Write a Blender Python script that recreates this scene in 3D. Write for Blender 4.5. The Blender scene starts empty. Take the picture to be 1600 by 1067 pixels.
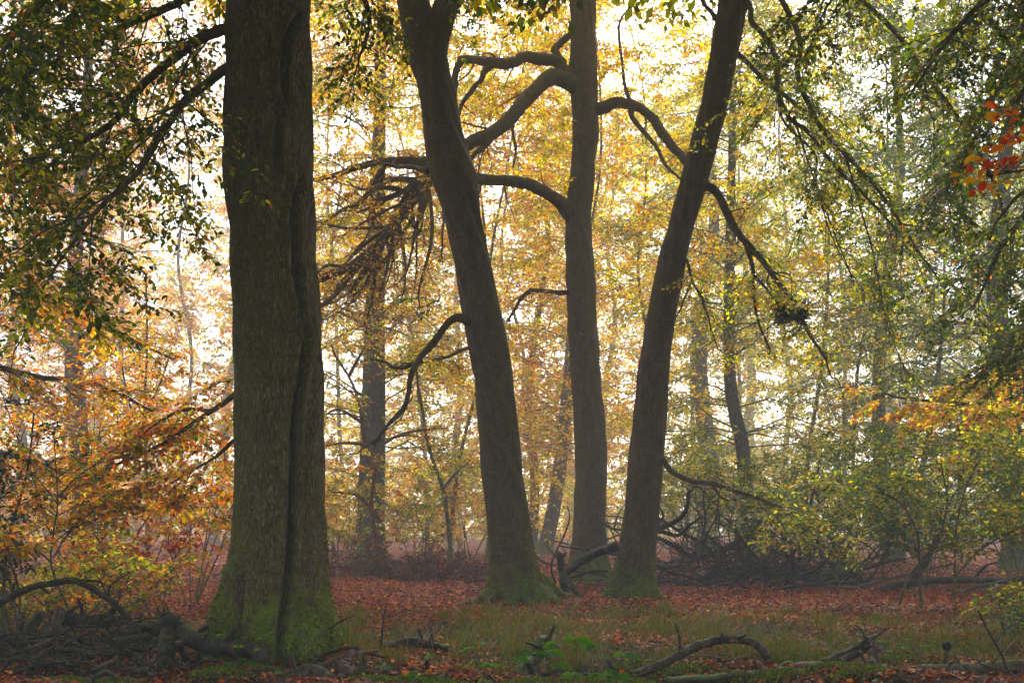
import bpy, math, random
import numpy as np
R = math.radians
rng = np.random.default_rng(11)
random.seed(11)
scene = bpy.context.scene
COL = scene.collection

# ------------------------------------------------------------------ camera, sky, sun, exposure
FPX, HOR, CAMH = 1778.0, 825.0, 1.4          # focal length in photo pixels, horizon row, eye height
cam = bpy.data.cameras.new('camera')
cam.sensor_width = 36.0
cam.lens = FPX / 1600.0 * 36.0
cam.shift_y = (HOR - 533.5) / 1600.0
cam.clip_start, cam.clip_end = 0.1, 2000.0
cam_o = bpy.data.objects.new('camera', cam)
COL.objects.link(cam_o)
cam_o.location = (0, 0, CAMH)
cam_o.rotation_euler = (R(90), 0, 0)
scene.camera = cam_o

SUN_EL, SUN_AZ = 46.0, 8.0                   # sun behind the wood, a little right of the view
world = bpy.data.worlds.new("World")
scene.world = world
world.use_nodes = True
wn = world.node_tree
wbg = wn.nodes['Background']
sky = wn.nodes.new('ShaderNodeTexSky')
sky.sky_type = 'NISHITA'
sky.sun_disc = False
sky.sun_elevation = R(SUN_EL)
sky.sun_rotation = R(SUN_AZ)
sky.dust_density = 3.0
sky.air_density = 1.0
sky.ozone_density = 1.0
ovc = wn.nodes.new('ShaderNodeHueSaturation')        # an overcast, foggy sky is nearly colourless
ovc.inputs['Saturation'].default_value = 0.58
wn.links.new(sky.outputs[0], ovc.inputs['Color'])
wn.links.new(ovc.outputs[0], wbg.inputs['Color'])
wbg.inputs['Strength'].default_value = 0.15

sun = bpy.data.lights.new('sun', 'SUN')
sun.energy = 1.5
sun.angle = R(12)
sun.color = (1.0, 0.985, 0.955)
sun_o = bpy.data.objects.new('sun', sun)
COL.objects.link(sun_o)
sun_o.rotation_euler = (R(-(90 - SUN_EL)), 0, R(-SUN_AZ))   # light comes from +Y, high
sun_o.location = (0, 60, 40)

scene.view_settings.view_transform = 'Standard'
scene.view_settings.look = 'None'
scene.view_settings.gamma = 1.0
scene.view_settings.exposure = 2.08
cy = scene.cycles
cy.max_bounces = 8
cy.diffuse_bounces = 5
cy.glossy_bounces = 2
cy.transmission_bounces = 3
cy.transparent_max_bounces = 4
cy.volume_bounces = 1
cy.caustics_reflective = cy.caustics_refractive = False
cy.use_denoising = True
cy.sample_clamp_indirect = 8.0

# ------------------------------------------------------------------ small helpers
def P(px, py, Y):
    return np.array(((px - 800.0) / FPX * Y, Y, CAMH + (HOR - py) / FPX * Y))

def unit(v):
    return v / np.maximum(np.linalg.norm(v, axis=-1, keepdims=True), 1e-9)

def sn(x, seed=0, octaves=3):
    """smooth 1-D pseudo noise, -1..1"""
    x = np.asarray(x, float)
    r = np.random.default_rng(seed)
    s = np.zeros_like(x)
    a = 1.0; f = 1.0; tot = 0
    for _ in range(octaves):
        for _ in range(2):
            s = s + a * np.sin(x * f * r.uniform(0.7, 1.5) * 2 * np.pi + r.uniform(0, 6.28)) * 0.5
        tot += a; a *= 0.5; f *= 2.1
    return s / tot

def gh(x, y):
    """ground height"""
    x = np.asarray(x, float); y = np.asarray(y, float)
    h = 0.05 * np.sin(x * 0.55 + 1.3) * np.cos(y * 0.33) + 0.035 * np.sin(x * 1.3 + y * 0.9) + 0.02 * np.sin(x * 2.9 - y * 2.1 + .7)
    near = np.clip((14.0 - y) / 3.0, 0, 1)
    h = h + near * 0.05 * np.sin(x * 2.2 + y * 3.1) 
    return h

class MB:
    """collects geometry for ONE mesh"""
    def __init__(s):
        s.v = []; s.q = []; s.qm = []; s.c = []; s.n = 0
    def add(s, v, q, mat=0, col=None):
        v = np.asarray(v, float).reshape(-1, 3); q = np.asarray(q, int).reshape(-1, 4)
        s.v.append(v); s.q.append(q + s.n); s.qm.append(np.full(len(q), mat))
        c = np.full((len(v), 3), 0.5) if col is None else np.broadcast_to(col, (len(v), 3))
        s.c.append(c); s.n += len(v)
    def build(s, name, mats, parent=None, origin=None, smooth=True):
        v = np.concatenate(s.v) if s.v else np.zeros((0, 3))
        q = np.concatenate(s.q) if s.q else np.zeros((0, 4), int)
        qm = np.concatenate(s.qm) if s.qm else np.zeros(0, int)
        c = np.concatenate(s.c) if s.c else np.zeros((0, 3))
        o0 = np.zeros(3) if origin is None else np.asarray(origin, float)
        if parent is not None:
            o0 = np.array(parent.location)
        v = v - o0
        tri = q[:, 2] == q[:, 3]
        cnt = np.where(tri, 3, 4)
        st = np.concatenate([[0], np.cumsum(cnt)[:-1]]) if len(q) else np.zeros(0, int)
        keep = np.ones((len(q), 4), bool); keep[tri, 3] = False
        loops = q[keep]
        me = bpy.data.meshes.new(name)
        me.vertices.add(len(v)); me.vertices.foreach_set('co', v.astype(np.float32).ravel())
        me.loops.add(len(loops)); me.loops.foreach_set('vertex_index', loops.astype(np.int32))
        me.polygons.add(len(q)); me.polygons.foreach_set('loop_start', st.astype(np.int32))
        me.polygons.foreach_set('loop_total', cnt.astype(np.int32))
        me.polygons.foreach_set('use_smooth', np.full(len(q), smooth))
        for m in (mats if isinstance(mats, (list, tuple)) else [mats]):
            me.materials.append(m)
        me.polygons.foreach_set('material_index', qm.astype(np.int32))
        at = me.attributes.new('tint', 'FLOAT_COLOR', 'POINT')
        at.data.foreach_set('color', np.concatenate([c, np.ones((len(c), 1))], 1).astype(np.float32).ravel())
        me.update(calc_edges=True)
        me.validate()
        o = bpy.data.objects.new(name, me)
        COL.objects.link(o)
        if parent is not None:
            o.parent = parent
        else:
            o.location = o0
        return o

def thing(name, loc, label, cat, group=None):
    o = bpy.data.objects.new(name, None)
    o.empty_display_size = 0.3
    COL.objects.link(o)
    o.location = loc
    return tag(o, label, cat, group)

def tag(o, label=None, cat=None, group=None, kind=None):
    if label: o['label'] = label
    if cat: o['category'] = cat
    if group: o['group'] = group
    if kind: o['kind'] = kind
    return o

# ---- curves and tubes
def smooth_path(pts, n):
    """Catmull-Rom through points, n samples, even in arc length"""
    p = np.asarray(pts, float)
    if len(p) == 2:
        t = np.linspace(0, 1, n)[:, None]
        return p[0] * (1 - t) + p[1] * t
    e = np.concatenate([[2 * p[0] - p[1]], p, [2 * p[-1] - p[-2]]])
    out = []
    for i in range(len(p) - 1):
        a, b, c, d = e[i], e[i + 1], e[i + 2], e[i + 3]
        t = np.linspace(0, 1, 12, endpoint=False)[:, None]
        out.append(0.5 * (2 * b + (c - a) * t + (2 * a - 5 * b + 4 * c - d) * t ** 2 + (3 * b - a - 3 * c + d) * t ** 3))
    out = np.concatenate(out + [p[-1:]])
    L = np.concatenate([[0], np.cumsum(np.linalg.norm(np.diff(out, axis=0), axis=1))])
    s = np.linspace(0, L[-1], n)
    return np.stack([np.interp(s, L, out[:, k]) for k in range(out.shape[1])], 1)

def tube(mb, path, radii, sides=8, mat=0, col=None, rough=0.0, cap=True):
    p = np.asarray(path, float); n = len(p)
    r = np.interp(np.linspace(0, 1, n), np.linspace(0, 1, len(radii)), radii)
    t = unit(np.gradient(p, axis=0))
    up = np.array([0.03, 0.11, 1.0]) if abs(t[0][2]) < 0.8 else np.array([1.0, 0.1, 0.05])
    nrm = np.zeros_like(p); nv = unit(np.cross(t[0], up))
    for i in range(n):
        nv = unit(nv - t[i] * np.dot(nv, t[i])); nrm[i] = nv
    b = np.cross(t, nrm)
    a = np.linspace(0, 2 * np.pi, sides, endpoint=False)
    rr = np.repeat(r[:, None], sides, 1)
    if rough:
        ph = rng.uniform(0, 6.28, 4)
        s = np.arange(n)[:, None] * 0.33
        rr = rr * (1 + rough * (np.sin(2 * a[None] + s + ph[0]) * .5 + np.sin(3 * a[None] - 1.4 * s + ph[1]) * .35 + np.sin(1.0 * a[None] + 2.3 * s + ph[2]) * .4) + rough * .22 * rng.normal(size=rr.shape))
    v = p[:, None] + rr[..., None] * (np.cos(a)[None, :, None] * nrm[:, None] + np.sin(a)[None, :, None] * b[:, None])
    i = np.arange(n - 1)[:, None] * sides; j = np.arange(sides)[None]; k = (j + 1) % sides
    q = np.stack([i + j, i + k, i + sides + k, i + sides + j], -1).reshape(-1, 4)
    v = v.reshape(-1, 3)
    if cap:
        v = np.concatenate([v, p[:1], p[-1:]])
        j = np.arange(sides); k = (j + 1) % sides; c0 = n * sides; c1 = c0 + 1; e = (n - 1) * sides
        q = np.concatenate([q, np.stack([k, j, j * 0 + c0, j * 0 + c0], 1), np.stack([e + j, e + k, j * 0 + c1, j * 0 + c1], 1)])
    mb.add(v, q, mat, col)

def thin_tubes(mb, paths, r0, r1, mat=0, col=None, sides=3):
    """many thin twigs at once: paths [N,S,3]"""
    p = np.asarray(paths, float)
    if len(p) == 0: return
    N, S, _ = p.shape
    t = unit(np.gradient(p, axis=1))
    ref = np.broadcast_to(np.array([0.31, 0.17, 0.93]), t.shape)
    n1 = unit(np.cross(t, ref)); n2 = np.cross(t, n1)
    r0 = np.broadcast_to(r0, (N,)); r1 = np.broadcast_to(r1, (N,))
    r = r0[:, None] + (r1 - r0)[:, None] * np.linspace(0, 1, S)[None]
    a = np.linspace(0, 2 * np.pi, sides, endpoint=False)
    v = p[:, :, None] + r[:, :, None, None] * (np.cos(a)[None, None, :, None] * n1[:, :, None] + np.sin(a)[None, None, :, None] * n2[:, :, None])
    base = (np.arange(N) * S * sides)[:, None, None]
    i = (np.arange(S - 1) * sides)[None, :, None]; j = np.arange(sides)[None, None]; k = (j + 1) % sides
    q = np.stack([base + i + j, base + i + k, base + i + sides + k, base + i + sides + j], -1).reshape(-1, 4)
    mb.add(v.reshape(-1, 3), q, mat, col)

def leaves(mb, pos, axis, nrm, size, col, ratio=0.62, detail=False, fold=0.25, mat=1):
    """one folded leaf blade per row; pos is the leaf base"""
    N = len(pos)
    if N == 0: return
    axis = unit(axis); side = unit(np.cross(axis, nrm)); n = np.cross(side, axis)
    L = np.broadcast_to(size, (N,))[:, None]; W = L * ratio * 0.5
    if detail:
        v = np.stack([pos, pos + axis * L * .3 + side * W * .9 + n * W * fold, pos + axis * L * .68 + side * W * .8 + n * W * fold,
                      pos + axis * L - n * L * .08,
                      pos + axis * L * .68 - side * W * .8 + n * W * fold, pos + axis * L * .3 - side * W * .9 + n * W * fold], 1)
        b = np.arange(N)[:, None] * 6
        q = np.stack([b + [0, 1, 2, 3], b + [3, 4, 5, 0]], 1).reshape(-1, 4)
        c = np.repeat(col[:, None], 6, 1).reshape(-1, 3)
    else:
        v = np.stack([pos, pos + axis * L * .5 + side * W + n * W * fold, pos + axis * L, pos + axis * L * .5 - side * W + n * W * fold], 1)
        b = np.arange(N)[:, None] * 4
        q = (b + [0, 1, 2, 3]).reshape(-1, 4)
        c = np.repeat(col[:, None], 4, 1).reshape(-1, 3)
    mb.add(v.reshape(-1, 3), q, mat, c)

# leaf pigments (linear albedo)
DKG = (0.030, 0.060, 0.008); GRN = (0.060, 0.100, 0.011); OLV = (0.13, 0.135, 0.012)
YGR = (0.27, 0.29, 0.012); YEL = (0.58, 0.45, 0.014); GLD = (0.60, 0.33, 0.010)
ORG = (0.55, 0.165, 0.009); RST = (0.36, 0.085, 0.010); RED = (0.27, 0.035, 0.02); BRN = (0.10, 0.042, 0.02)
PINKR = (0.30, 0.05, 0.04)
PAL = {
    'darkgreen': [(DKG, 5), (GRN, 4), (OLV, 2), (YGR, .5), (RST, .25)],
    'greenmix': [(DKG, 1), (GRN, 4), (OLV, 3), (YGR, 2), (YEL, .6), (ORG, .2)],
    'yellowgreen': [(GRN, 1.2), (OLV, 2.4), (YGR, 5), (YEL, 2.4), (GLD, .6), (ORG, .2)],
    'yellow': [(OLV, 1), (YGR, 3.5), (YEL, 5), (GLD, 2), (ORG, .5)],
    'gold': [(OLV, .4), (YGR, 1.6), (YEL, 4.4), (GLD, 4.8), (ORG, 2.9), (RST, .5)],
    'orange': [(OLV, .7), (YGR, .6), (YEL, 1.6), (GLD, 4), (ORG, 4), (RST, 1.4), (BRN, .3)],
    'orangegreen': [(GRN, 1.2), (OLV, 2), (YGR, 2), (GLD, 2), (ORG, 3.5), (RST, 1.5)],
    'rust': [(ORG, 1.5), (RST, 3), (RED, 2), (BRN, 2)],
    'red': [(RED, 3), (PINKR, 4), (RST, 2), (ORG, 1)],
    'brown': [(BRN, 4), (RST, 1), ((0.06, 0.03, 0.018), 3), ((0.14, 0.035, 0.025), 2)],
    'litter': [((0.36, 0.058, 0.006), 4), ((0.44, 0.110, 0.008), 3), ((0.22, 0.028, 0.006), 3), ((0.40, 0.15, 0.04), .8), ((0.10, 0.035, 0.02), 2), ((0.34, 0.16, 0.11), .2), (GLD, .12)],
    'holly': [((0.012, 0.028, 0.012), 4), ((0.02, 0.045, 0.016), 3), ((0.035, 0.05, 0.02), 1)],
    'fresh': [((0.10, 0.22, 0.02), 3), ((0.14, 0.26, 0.03), 2), ((0.07, 0.16, 0.03), 2)],
}
def pigment(pal, n, jitter=0.22):
    p = PAL[pal]
    w = np.array([x[1] for x in p], float); w /= w.sum()
    c = np.array([x[0] for x in p])[rng.choice(len(p), n, p=w)]
    return np.clip(c * np.exp(rng.normal(0, jitter, (n, 1))) * np.exp(rng.normal(0, .08, (n, 3))), 0.004, 0.8)

def along(paths, t):
    """paths [N,S,3], t [N,K] in 0..1 -> points [N,K,3], tangents"""
    N, S, _ = paths.shape
    f = t * (S - 1); i = np.clip(f.astype(int), 0, S - 2); w = (f - i)[..., None]
    ar = np.arange(N)[:, None]
    a, b = paths[ar, i], paths[ar, i + 1]
    return a + (b - a) * w, unit(b - a)

def sprays(mb, paths, k, tl, m, size, pal, twig_r=0.003, wood=True, t0=0.15, droop=0.12, flat=0.35, detail=False, sides=3, mat_leaf=1, taper=.55, jit=.45, cpal=None, path_keep=None, sub=0):
    """side twigs along each bough path, alternate in a near-level plane, and leaves along every twig (beech sprays)"""
    paths = np.asarray(paths, float)
    N, S, _ = paths.shape
    if N == 0: return
    t = np.sort(rng.uniform(t0, 1.0, (N, k)), 1)
    p, tan = along(paths, t)
    up = unit(np.array([0, 0, 1.0]) + rng.normal(0, flat, (N, 1, 3)))
    side = unit(np.cross(tan, np.broadcast_to(up, tan.shape)))
    sgn = np.where((np.arange(k)[None] + rng.integers(0, 2, (N, 1))) % 2 == 0, 1, -1)[..., None]
    ang = rng.uniform(.5, 1.15, (N, k, 1))
    d = unit(tan * np.cos(ang) + side * sgn * np.sin(ang) + rng.normal(0, .16, (N, k, 3)))
    L = tl * (1 - taper * t) * rng.uniform(.6, 1.3, (N, k))
    d = d.reshape(-1, 3); L = L.reshape(-1); p = p.reshape(-1, 3)
    pid = np.repeat(np.arange(N), k)
    dz = np.array([0, 0, -1.0])
    mid = p + d * (L * .55)[:, None] + dz * (L * droop * .35)[:, None] + rng.normal(0, .05, p.shape) * L[:, None]
    end = p + d * L[:, None] + dz * (L * droop * 1.5)[:, None]
    tw = np.stack([p, mid, end], 1)
    if wood:
        thin_tubes(mb, tw, twig_r, twig_r * .4, mat=0, sides=sides)
    M = len(tw)
    tt = np.clip((np.arange(m)[None] + rng.uniform(0, 1, (M, m))) / m, .08, 1)
    lp, ltan = along(tw, tt)
    lup = unit(np.array([0, 0, 1.0]) + rng.normal(0, jit, (M, m, 3)))
    ls = unit(np.cross(ltan, lup))
    sg = np.where((np.arange(m)[None] + rng.integers(0, 2, (M, 1))) % 2 == 0, 1, -1)[..., None]
    ax = unit(ltan * .6 + ls * sg * .8 + dz * rng.uniform(0, .5, (M, m, 1)) + rng.normal(0, .2, (M, m, 3)))
    sz = size * rng.uniform(.6, 1.25, M * m)
    col = pigment(pal, M * m)
    # each bough turns at its own pace: some are further on in colour
    bo = np.exp(rng.normal(0, .22, N))[np.repeat(pid, m)][:, None]
    col = np.clip(col * bo, .004, .8)
    if cpal is not None:        # a share of the boughs wears another palette
        other, share = cpal
        sel = (rng.uniform(0, 1, N) < share)[np.repeat(pid, m)]
        col[sel] = pigment(other, int(sel.sum()))
    leaves(mb, lp.reshape(-1, 3), ax.reshape(-1, 3), lup.reshape(-1, 3), sz, col, detail=detail, mat=mat_leaf)

def boughs(starts, dirs, lengths, rise=0.0, droop=0.25, seg=5, wob=.06):
    """curved bough paths [N,seg,3]"""
    N = len(starts)
    s = np.linspace(0, 1, seg)[None, :, None]
    L = np.asarray(lengths)[:, None, None]
    p = starts[:, None] + unit(dirs)[:, None] * L * s
    p[..., 2] += (L * (rise * s - droop * s ** 2))[..., 0]
    p += rng.normal(0, wob, p.shape) * L * s * .8
    return p

# ------------------------------------------------------------------ materials
def mat(name):
    m = bpy.data.materials.new(name); m.use_nodes = True
    nt = m.node_tree
    return m, nt, nt.nodes, nt.links, nt.nodes['Principled BSDF']

def ramp(N, stops):
    r = N.new('ShaderNodeValToRGB')
    els = r.color_ramp.elements
    els[0].position, els[0].color = stops[0][0], (*stops[0][1], 1)
    els[1].position, els[1].color = stops[-1][0], (*stops[-1][1], 1)
    for pos, c in stops[1:-1]:
        e = els.new(pos); e.color = (*c, 1)
    return r

def noise(N, Lk, vec, scale, detail=4, rough=.55):
    n = N.new('ShaderNodeTexNoise'); n.inputs['Scale'].default_value = scale
    n.inputs['Detail'].default_value = detail; n.inputs['Roughness'].default_value = rough
    Lk.new(vec, n.inputs['Vector']); return n

def mixc(N, Lk, fac, a, b):
    m = N.new('ShaderNodeMix'); m.data_type = 'RGBA'
    for sock, val in ((m.inputs[0], fac), (m.inputs[6], a), (m.inputs[7], b)):
        if hasattr(val, 'links'): Lk.new(val, sock)
        elif isinstance(val, (int, float)): sock.default_value = val
        else: sock.default_value = (*val, 1)
    return m.outputs[2]

def math_n(N, Lk, op, a, b=None, clamp=False):
    m = N.new('ShaderNodeMath'); m.operation = op; m.use_clamp = clamp
    for i, val in enumerate((a, b)):
        if val is None: continue
        if hasattr(val, 'links'): Lk.new(val, m.inputs[i])
        else: m.inputs[i].default_value = val
    return m.outputs[0]

def maprange(N, Lk, v, a, b, c=0.0, d=1.0):
    m = N.new('ShaderNodeMapRange'); Lk.new(v, m.inputs[0])
    for i, x in enumerate((a, b, c, d)): m.inputs[i + 1].default_value = x
    return m.outputs[0]

def bark_material(name, dark, mid, pale, moss=(0.055, 0.07, 0.010), moss_amt=0.5, moss_base=1.2, scale=1.0, bump=.7, lean=(-1, -.2, 0), fleck=.6, nick=.8, green=(0.10, 0.125, 0.010)):
    """smooth beech bark: short upright pale flecks and dark nicks, algae film on the weather side, thick moss on the root flare"""
    m, nt, N, Lk, bs = mat(name)
    geo = N.new('ShaderNodeNewGeometry'); tc = N.new('ShaderNodeTexCoord')
    mp = N.new('ShaderNodeMapping'); mp.inputs['Scale'].default_value = (scale, scale, scale * .28)
    Lk.new(tc.outputs['Object'], mp.inputs['Vector'])
    fine = noise(N, Lk, mp.outputs[0], 42, 2, .55)
    med = noise(N, Lk, mp.outputs[0], 11, 5, .62)
    mp2 = N.new('ShaderNodeMapping'); mp2.inputs['Scale'].default_value = (scale * .5, scale * .5, scale * 2.4)
    Lk.new(tc.outputs['Object'], mp2.inputs['Vector'])
    ring = noise(N, Lk, mp2.outputs[0], 9, 3, .6)                   # faint level wrinkles
    big = noise(N, Lk, tc.outputs['Object'], 1.5, 5, .62)
    blot = noise(N, Lk, tc.outputs['Object'], 5.5, 4, .65)
    c = ramp(N, [(.28, dark), (.50, mid), (.74, pale)])
    Lk.new(math_n(N, Lk, 'ADD', math_n(N, Lk, 'MULTIPLY', med.outputs['Fac'], .6), math_n(N, Lk, 'MULTIPLY', blot.outputs['Fac'], .4)), c.inputs[0])
    col = c.outputs[0]
    dk = maprange(N, Lk, fine.outputs['Fac'], .47, .36)
    col = mixc(N, Lk, math_n(N, Lk, 'MULTIPLY', dk, nick), col, tuple(x * .30 for x in dark))
    rg = maprange(N, Lk, ring.outputs['Fac'], .40, .31)
    col = mixc(N, Lk, math_n(N, Lk, 'MULTIPLY', rg, .6), col, tuple(x * .4 for x in dark))
    # algae film
    dot = N.new('ShaderNodeVectorMath'); dot.operation = 'DOT_PRODUCT'
    Lk.new(geo.outputs['Normal'], dot.inputs[0]); dot.inputs[1].default_value = lean
    side = maprange(N, Lk, dot.outputs['Value'], -.5, .9)
    patch = maprange(N, Lk, big.outputs['Fac'], .42, .60)
    film = math_n(N, Lk, 'MULTIPLY', math_n(N, Lk, 'ADD', math_n(N, Lk, 'MULTIPLY', side, .5), math_n(N, Lk, 'MULTIPLY', patch, .65)), math_n(N, Lk, 'MULTIPLY', maprange(N, Lk, blot.outputs['Fac'], .30, .58), moss_amt), True)
    mossn = noise(N, Lk, tc.outputs['Object'], 32, 4, .7)
    mc = ramp(N, [(.35, tuple(x * .45 for x in moss)), (.68, tuple(x * 1.5 for x in moss))])
    Lk.new(mossn.outputs['Fac'], mc.inputs[0])
    col = mixc(N, Lk, film, col, mc.outputs[0])
    fl = maprange(N, Lk, fine.outputs['Fac'], .57, .66)
    col = mixc(N, Lk, math_n(N, Lk, 'MULTIPLY', math_n(N, Lk, 'MULTIPLY', fl, fleck), maprange(N, Lk, blot.outputs['Fac'], .30, .60, .25, 1)), col, tuple(min(1, x * 1.9) for x in pale))
    # lichen spots
    lic = N.new('ShaderNodeTexVoronoi'); lic.inputs['Scale'].default_value = 7; Lk.new(tc.outputs['Object'], lic.inputs['Vector'])
    ls = math_n(N, Lk, 'MULTIPLY', maprange(N, Lk, math_n(N, Lk, 'ADD', lic.outputs['Distance'], math_n(N, Lk, 'MULTIPLY', mossn.outputs['Fac'], .25)), .26, .20), maprange(N, Lk, big.outputs['Fac'], .52, .60))
    col = mixc(N, Lk, math_n(N, Lk, 'MULTIPLY', ls, .35), col, (0.22, 0.22, 0.17))
    sep = N.new('ShaderNodeSeparateXYZ'); Lk.new(tc.outputs['Object'], sep.inputs[0])
    low = math_n(N, Lk, 'MULTIPLY', maprange(N, Lk, math_n(N, Lk, 'SUBTRACT', sep.outputs[2], math_n(N, Lk, 'MULTIPLY', math_n(N, Lk, 'SUBTRACT', big.outputs['Fac'], .42), 2.6)), moss_base, 0.0), maprange(N, Lk, blot.outputs['Fac'], .36, .52))
    gc = ramp(N, [(.35, tuple(x * .35 for x in green)), (.66, tuple(x * 1.6 for x in green))])
    Lk.new(mossn.outputs['Fac'], gc.inputs[0])
    col = mixc(N, Lk, low, col, gc.outputs[0])
    Lk.new(col, bs.inputs['Base Color'])
    bs.inputs['Roughness'].default_value = .9
    bs.inputs['Specular IOR Level'].default_value = .12
    h = math_n(N, Lk, 'ADD', math_n(N, Lk, 'MULTIPLY', fine.outputs['Fac'], .7), math_n(N, Lk, 'ADD', med.outputs['Fac'], math_n(N, Lk, 'MULTIPLY', math_n(N, Lk, 'ADD', mossn.outputs['Fac'], ring.outputs['Fac']), .5)))
    bp = N.new('ShaderNodeBump'); bp.inputs['Strength'].default_value = bump; bp.inputs['Distance'].default_value = .045
    Lk.new(h, bp.inputs['Height']); Lk.new(bp.outputs[0], bs.inputs['Normal'])
    return m

def leaf_material(name, trans=.5, gloss=.07, sat=1.4, tb=1.7):
    """blade colour from the leaf's own pigment; light also passes through it"""
    m, nt, N, Lk, bs = mat(name)
    at = N.new('ShaderNodeAttribute'); at.attribute_name = 'tint'
    bs.inputs['Roughness'].default_value = .5
    bs.inputs['Specular IOR Level'].default_value = gloss
    Lk.new(at.outputs['Color'], bs.inputs['Base Color'])
    hs = N.new('ShaderNodeHueSaturation'); hs.inputs['Saturation'].default_value = sat; hs.inputs['Value'].default_value = tb
    Lk.new(at.outputs['Color'], hs.inputs['Color'])
    tr = N.new('ShaderNodeBsdfTranslucent'); Lk.new(hs.outputs[0], tr.inputs['Color'])
    mx = N.new('ShaderNodeMixShader'); mx.inputs[0].default_value = trans
    Lk.new(bs.outputs[0], mx.inputs[1]); Lk.new(tr.outputs[0], mx.inputs[2])
    Lk.new(mx.outputs[0], N['Material Output'].inputs['Surface'])
    return m

def twig_material(name, c):
    m, nt, N, Lk, bs = mat(name)
    tc = N.new('ShaderNodeTexCoord'); n = noise(N, Lk, tc.outputs['Object'], 9, 3)
    r = ramp(N, [(.3, tuple(x * .6 for x in c)), (.7, tuple(x * 1.4 for x in c))]); Lk.new(n.outputs['Fac'], r.inputs[0])
    Lk.new(r.outputs[0], bs.inputs['Base Color']); bs.inputs['Roughness'].default_value = .8
    return m

def wood_material(name, dark, pale, wet=.5, moss=0.0, mosscol=(0.07, 0.10, 0.012), scale=1.0):
    """dead wood: long grain, dark wet bark with pale stripped flakes, moss on top faces"""
    m, nt, N, Lk, bs = mat(name)
    tc = N.new('ShaderNodeTexCoord'); geo = N.new('ShaderNodeNewGeometry')
    a = noise(N, Lk, tc.outputs['Object'], 9 * scale, 6, .65)
    b = noise(N, Lk, tc.outputs['Object'], 45 * scale, 4, .6)
    r = ramp(N, [(.34, tuple(x * .5 for x in dark)), (.52, dark), (.60, tuple((x + y) / 2 for x, y in zip(dark, pale))), (.72, pale)])
    Lk.new(math_n(N, Lk, 'ADD', math_n(N, Lk, 'MULTIPLY', a.outputs['Fac'], .7), math_n(N, Lk, 'MULTIPLY', b.outputs['Fac'], .3)), r.inputs[0])
    col = r.outputs[0]
    sep = N.new('ShaderNodeSeparateXYZ'); Lk.new(geo.outputs['Normal'], sep.inputs[0])
    if moss:
        f = math_n(N, Lk, 'MULTIPLY', maprange(N, Lk, math_n(N, Lk, 'ADD', sep.outputs[2], math_n(N, Lk, 'SUBTRACT', a.outputs['Fac'], .5)), .1, .6), moss, True)
        mc = ramp(N, [(.35, tuple(x * .5 for x in mosscol)), (.7, tuple(x * 1.5 for x in mosscol))]); Lk.new(b.outputs['Fac'], mc.inputs[0])
        col = mixc(N, Lk, f, col, mc.outputs[0])
    Lk.new(col, bs.inputs['Base Color'])
    bs.inputs['Roughness'].default_value = .85 - .4 * wet
    bs.inputs['Specular IOR Level'].default_value = .3
    bp = N.new('ShaderNodeBump'); bp.inputs['Strength'].default_value = .7; bp.inputs['Distance'].default_value = .02
    Lk.new(math_n(N, Lk, 'ADD', a.outputs['Fac'], b.outputs['Fac']), bp.inputs['Height']); Lk.new(bp.outputs[0], bs.inputs['Normal'])
    return m

BARK_MOSSY = bark_material('mossy_beech_bark', (0.044, 0.029, 0.012), (0.105, 0.070, 0.030), (0.20, 0.148, 0.080), moss=(0.080, 0.076, 0.005), moss_amt=.95, moss_base=1.0, bump=.9, fleck=.42, scale=1.2, green=(0.13, 0.155, 0.010))
BARK = bark_material('beech_bark', (0.044, 0.027, 0.011), (0.082, 0.053, 0.024), (0.13, 0.093, 0.050), moss=(0.085, 0.074, 0.010), moss_amt=.42, moss_base=1.0, bump=.7, lean=(1, -.2, 0), fleck=.22, nick=.45, scale=.8)
BARK_FAR = bark_material('far_beech_bark', (0.045, 0.035, 0.027), (0.08, 0.062, 0.046), (0.12, 0.10, 0.075), moss=(0.05, 0.055, 0.014), moss_amt=.4, moss_base=1.2, bump=.5, scale=.6)
BARK_RED = bark_material('reddish_sapling_bark', (0.09, 0.035, 0.022), (0.15, 0.062, 0.04), (0.22, 0.11, 0.075), moss_amt=.2, moss_base=.3)
LEAF = leaf_material('leaf_blade', .55)
LEAF_DULL = leaf_material('dry_leaf_blade', .15, .06, 1.15, 1.1)
LEAF_HOLLY = leaf_material('holly_leaf_blade', .08, .18, 1.0, 1.0)
TWIG = twig_material('twig_bark', (0.045, 0.032, 0.024))
DEAD_DARK = wood_material('wet_dead_bark', (0.016, 0.009, 0.005), (0.15, 0.075, 0.034), .25, .2)
DEAD_GREY = wood_material('grey_weathered_wood', (0.042, 0.026, 0.015), (0.25, 0.165, 0.10), .15, .2)
DEAD_RED = wood_material('stripped_reddish_wood', (0.09, 0.045, 0.028), (0.22, 0.12, 0.075), .45)
DEAD_MOSS = wood_material('mossy_dead_wood', (0.03, 0.022, 0.016), (0.09, 0.065, 0.045), .4, .95)
DEAD_PINK = wood_material('pink_peeling_log_bark', (0.09, 0.042, 0.028), (0.34, 0.19, 0.13), .2, .45)
BRUSH = wood_material('brushwood_bark', (0.036, 0.024, 0.018), (0.13, 0.09, 0.066), .15)

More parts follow.
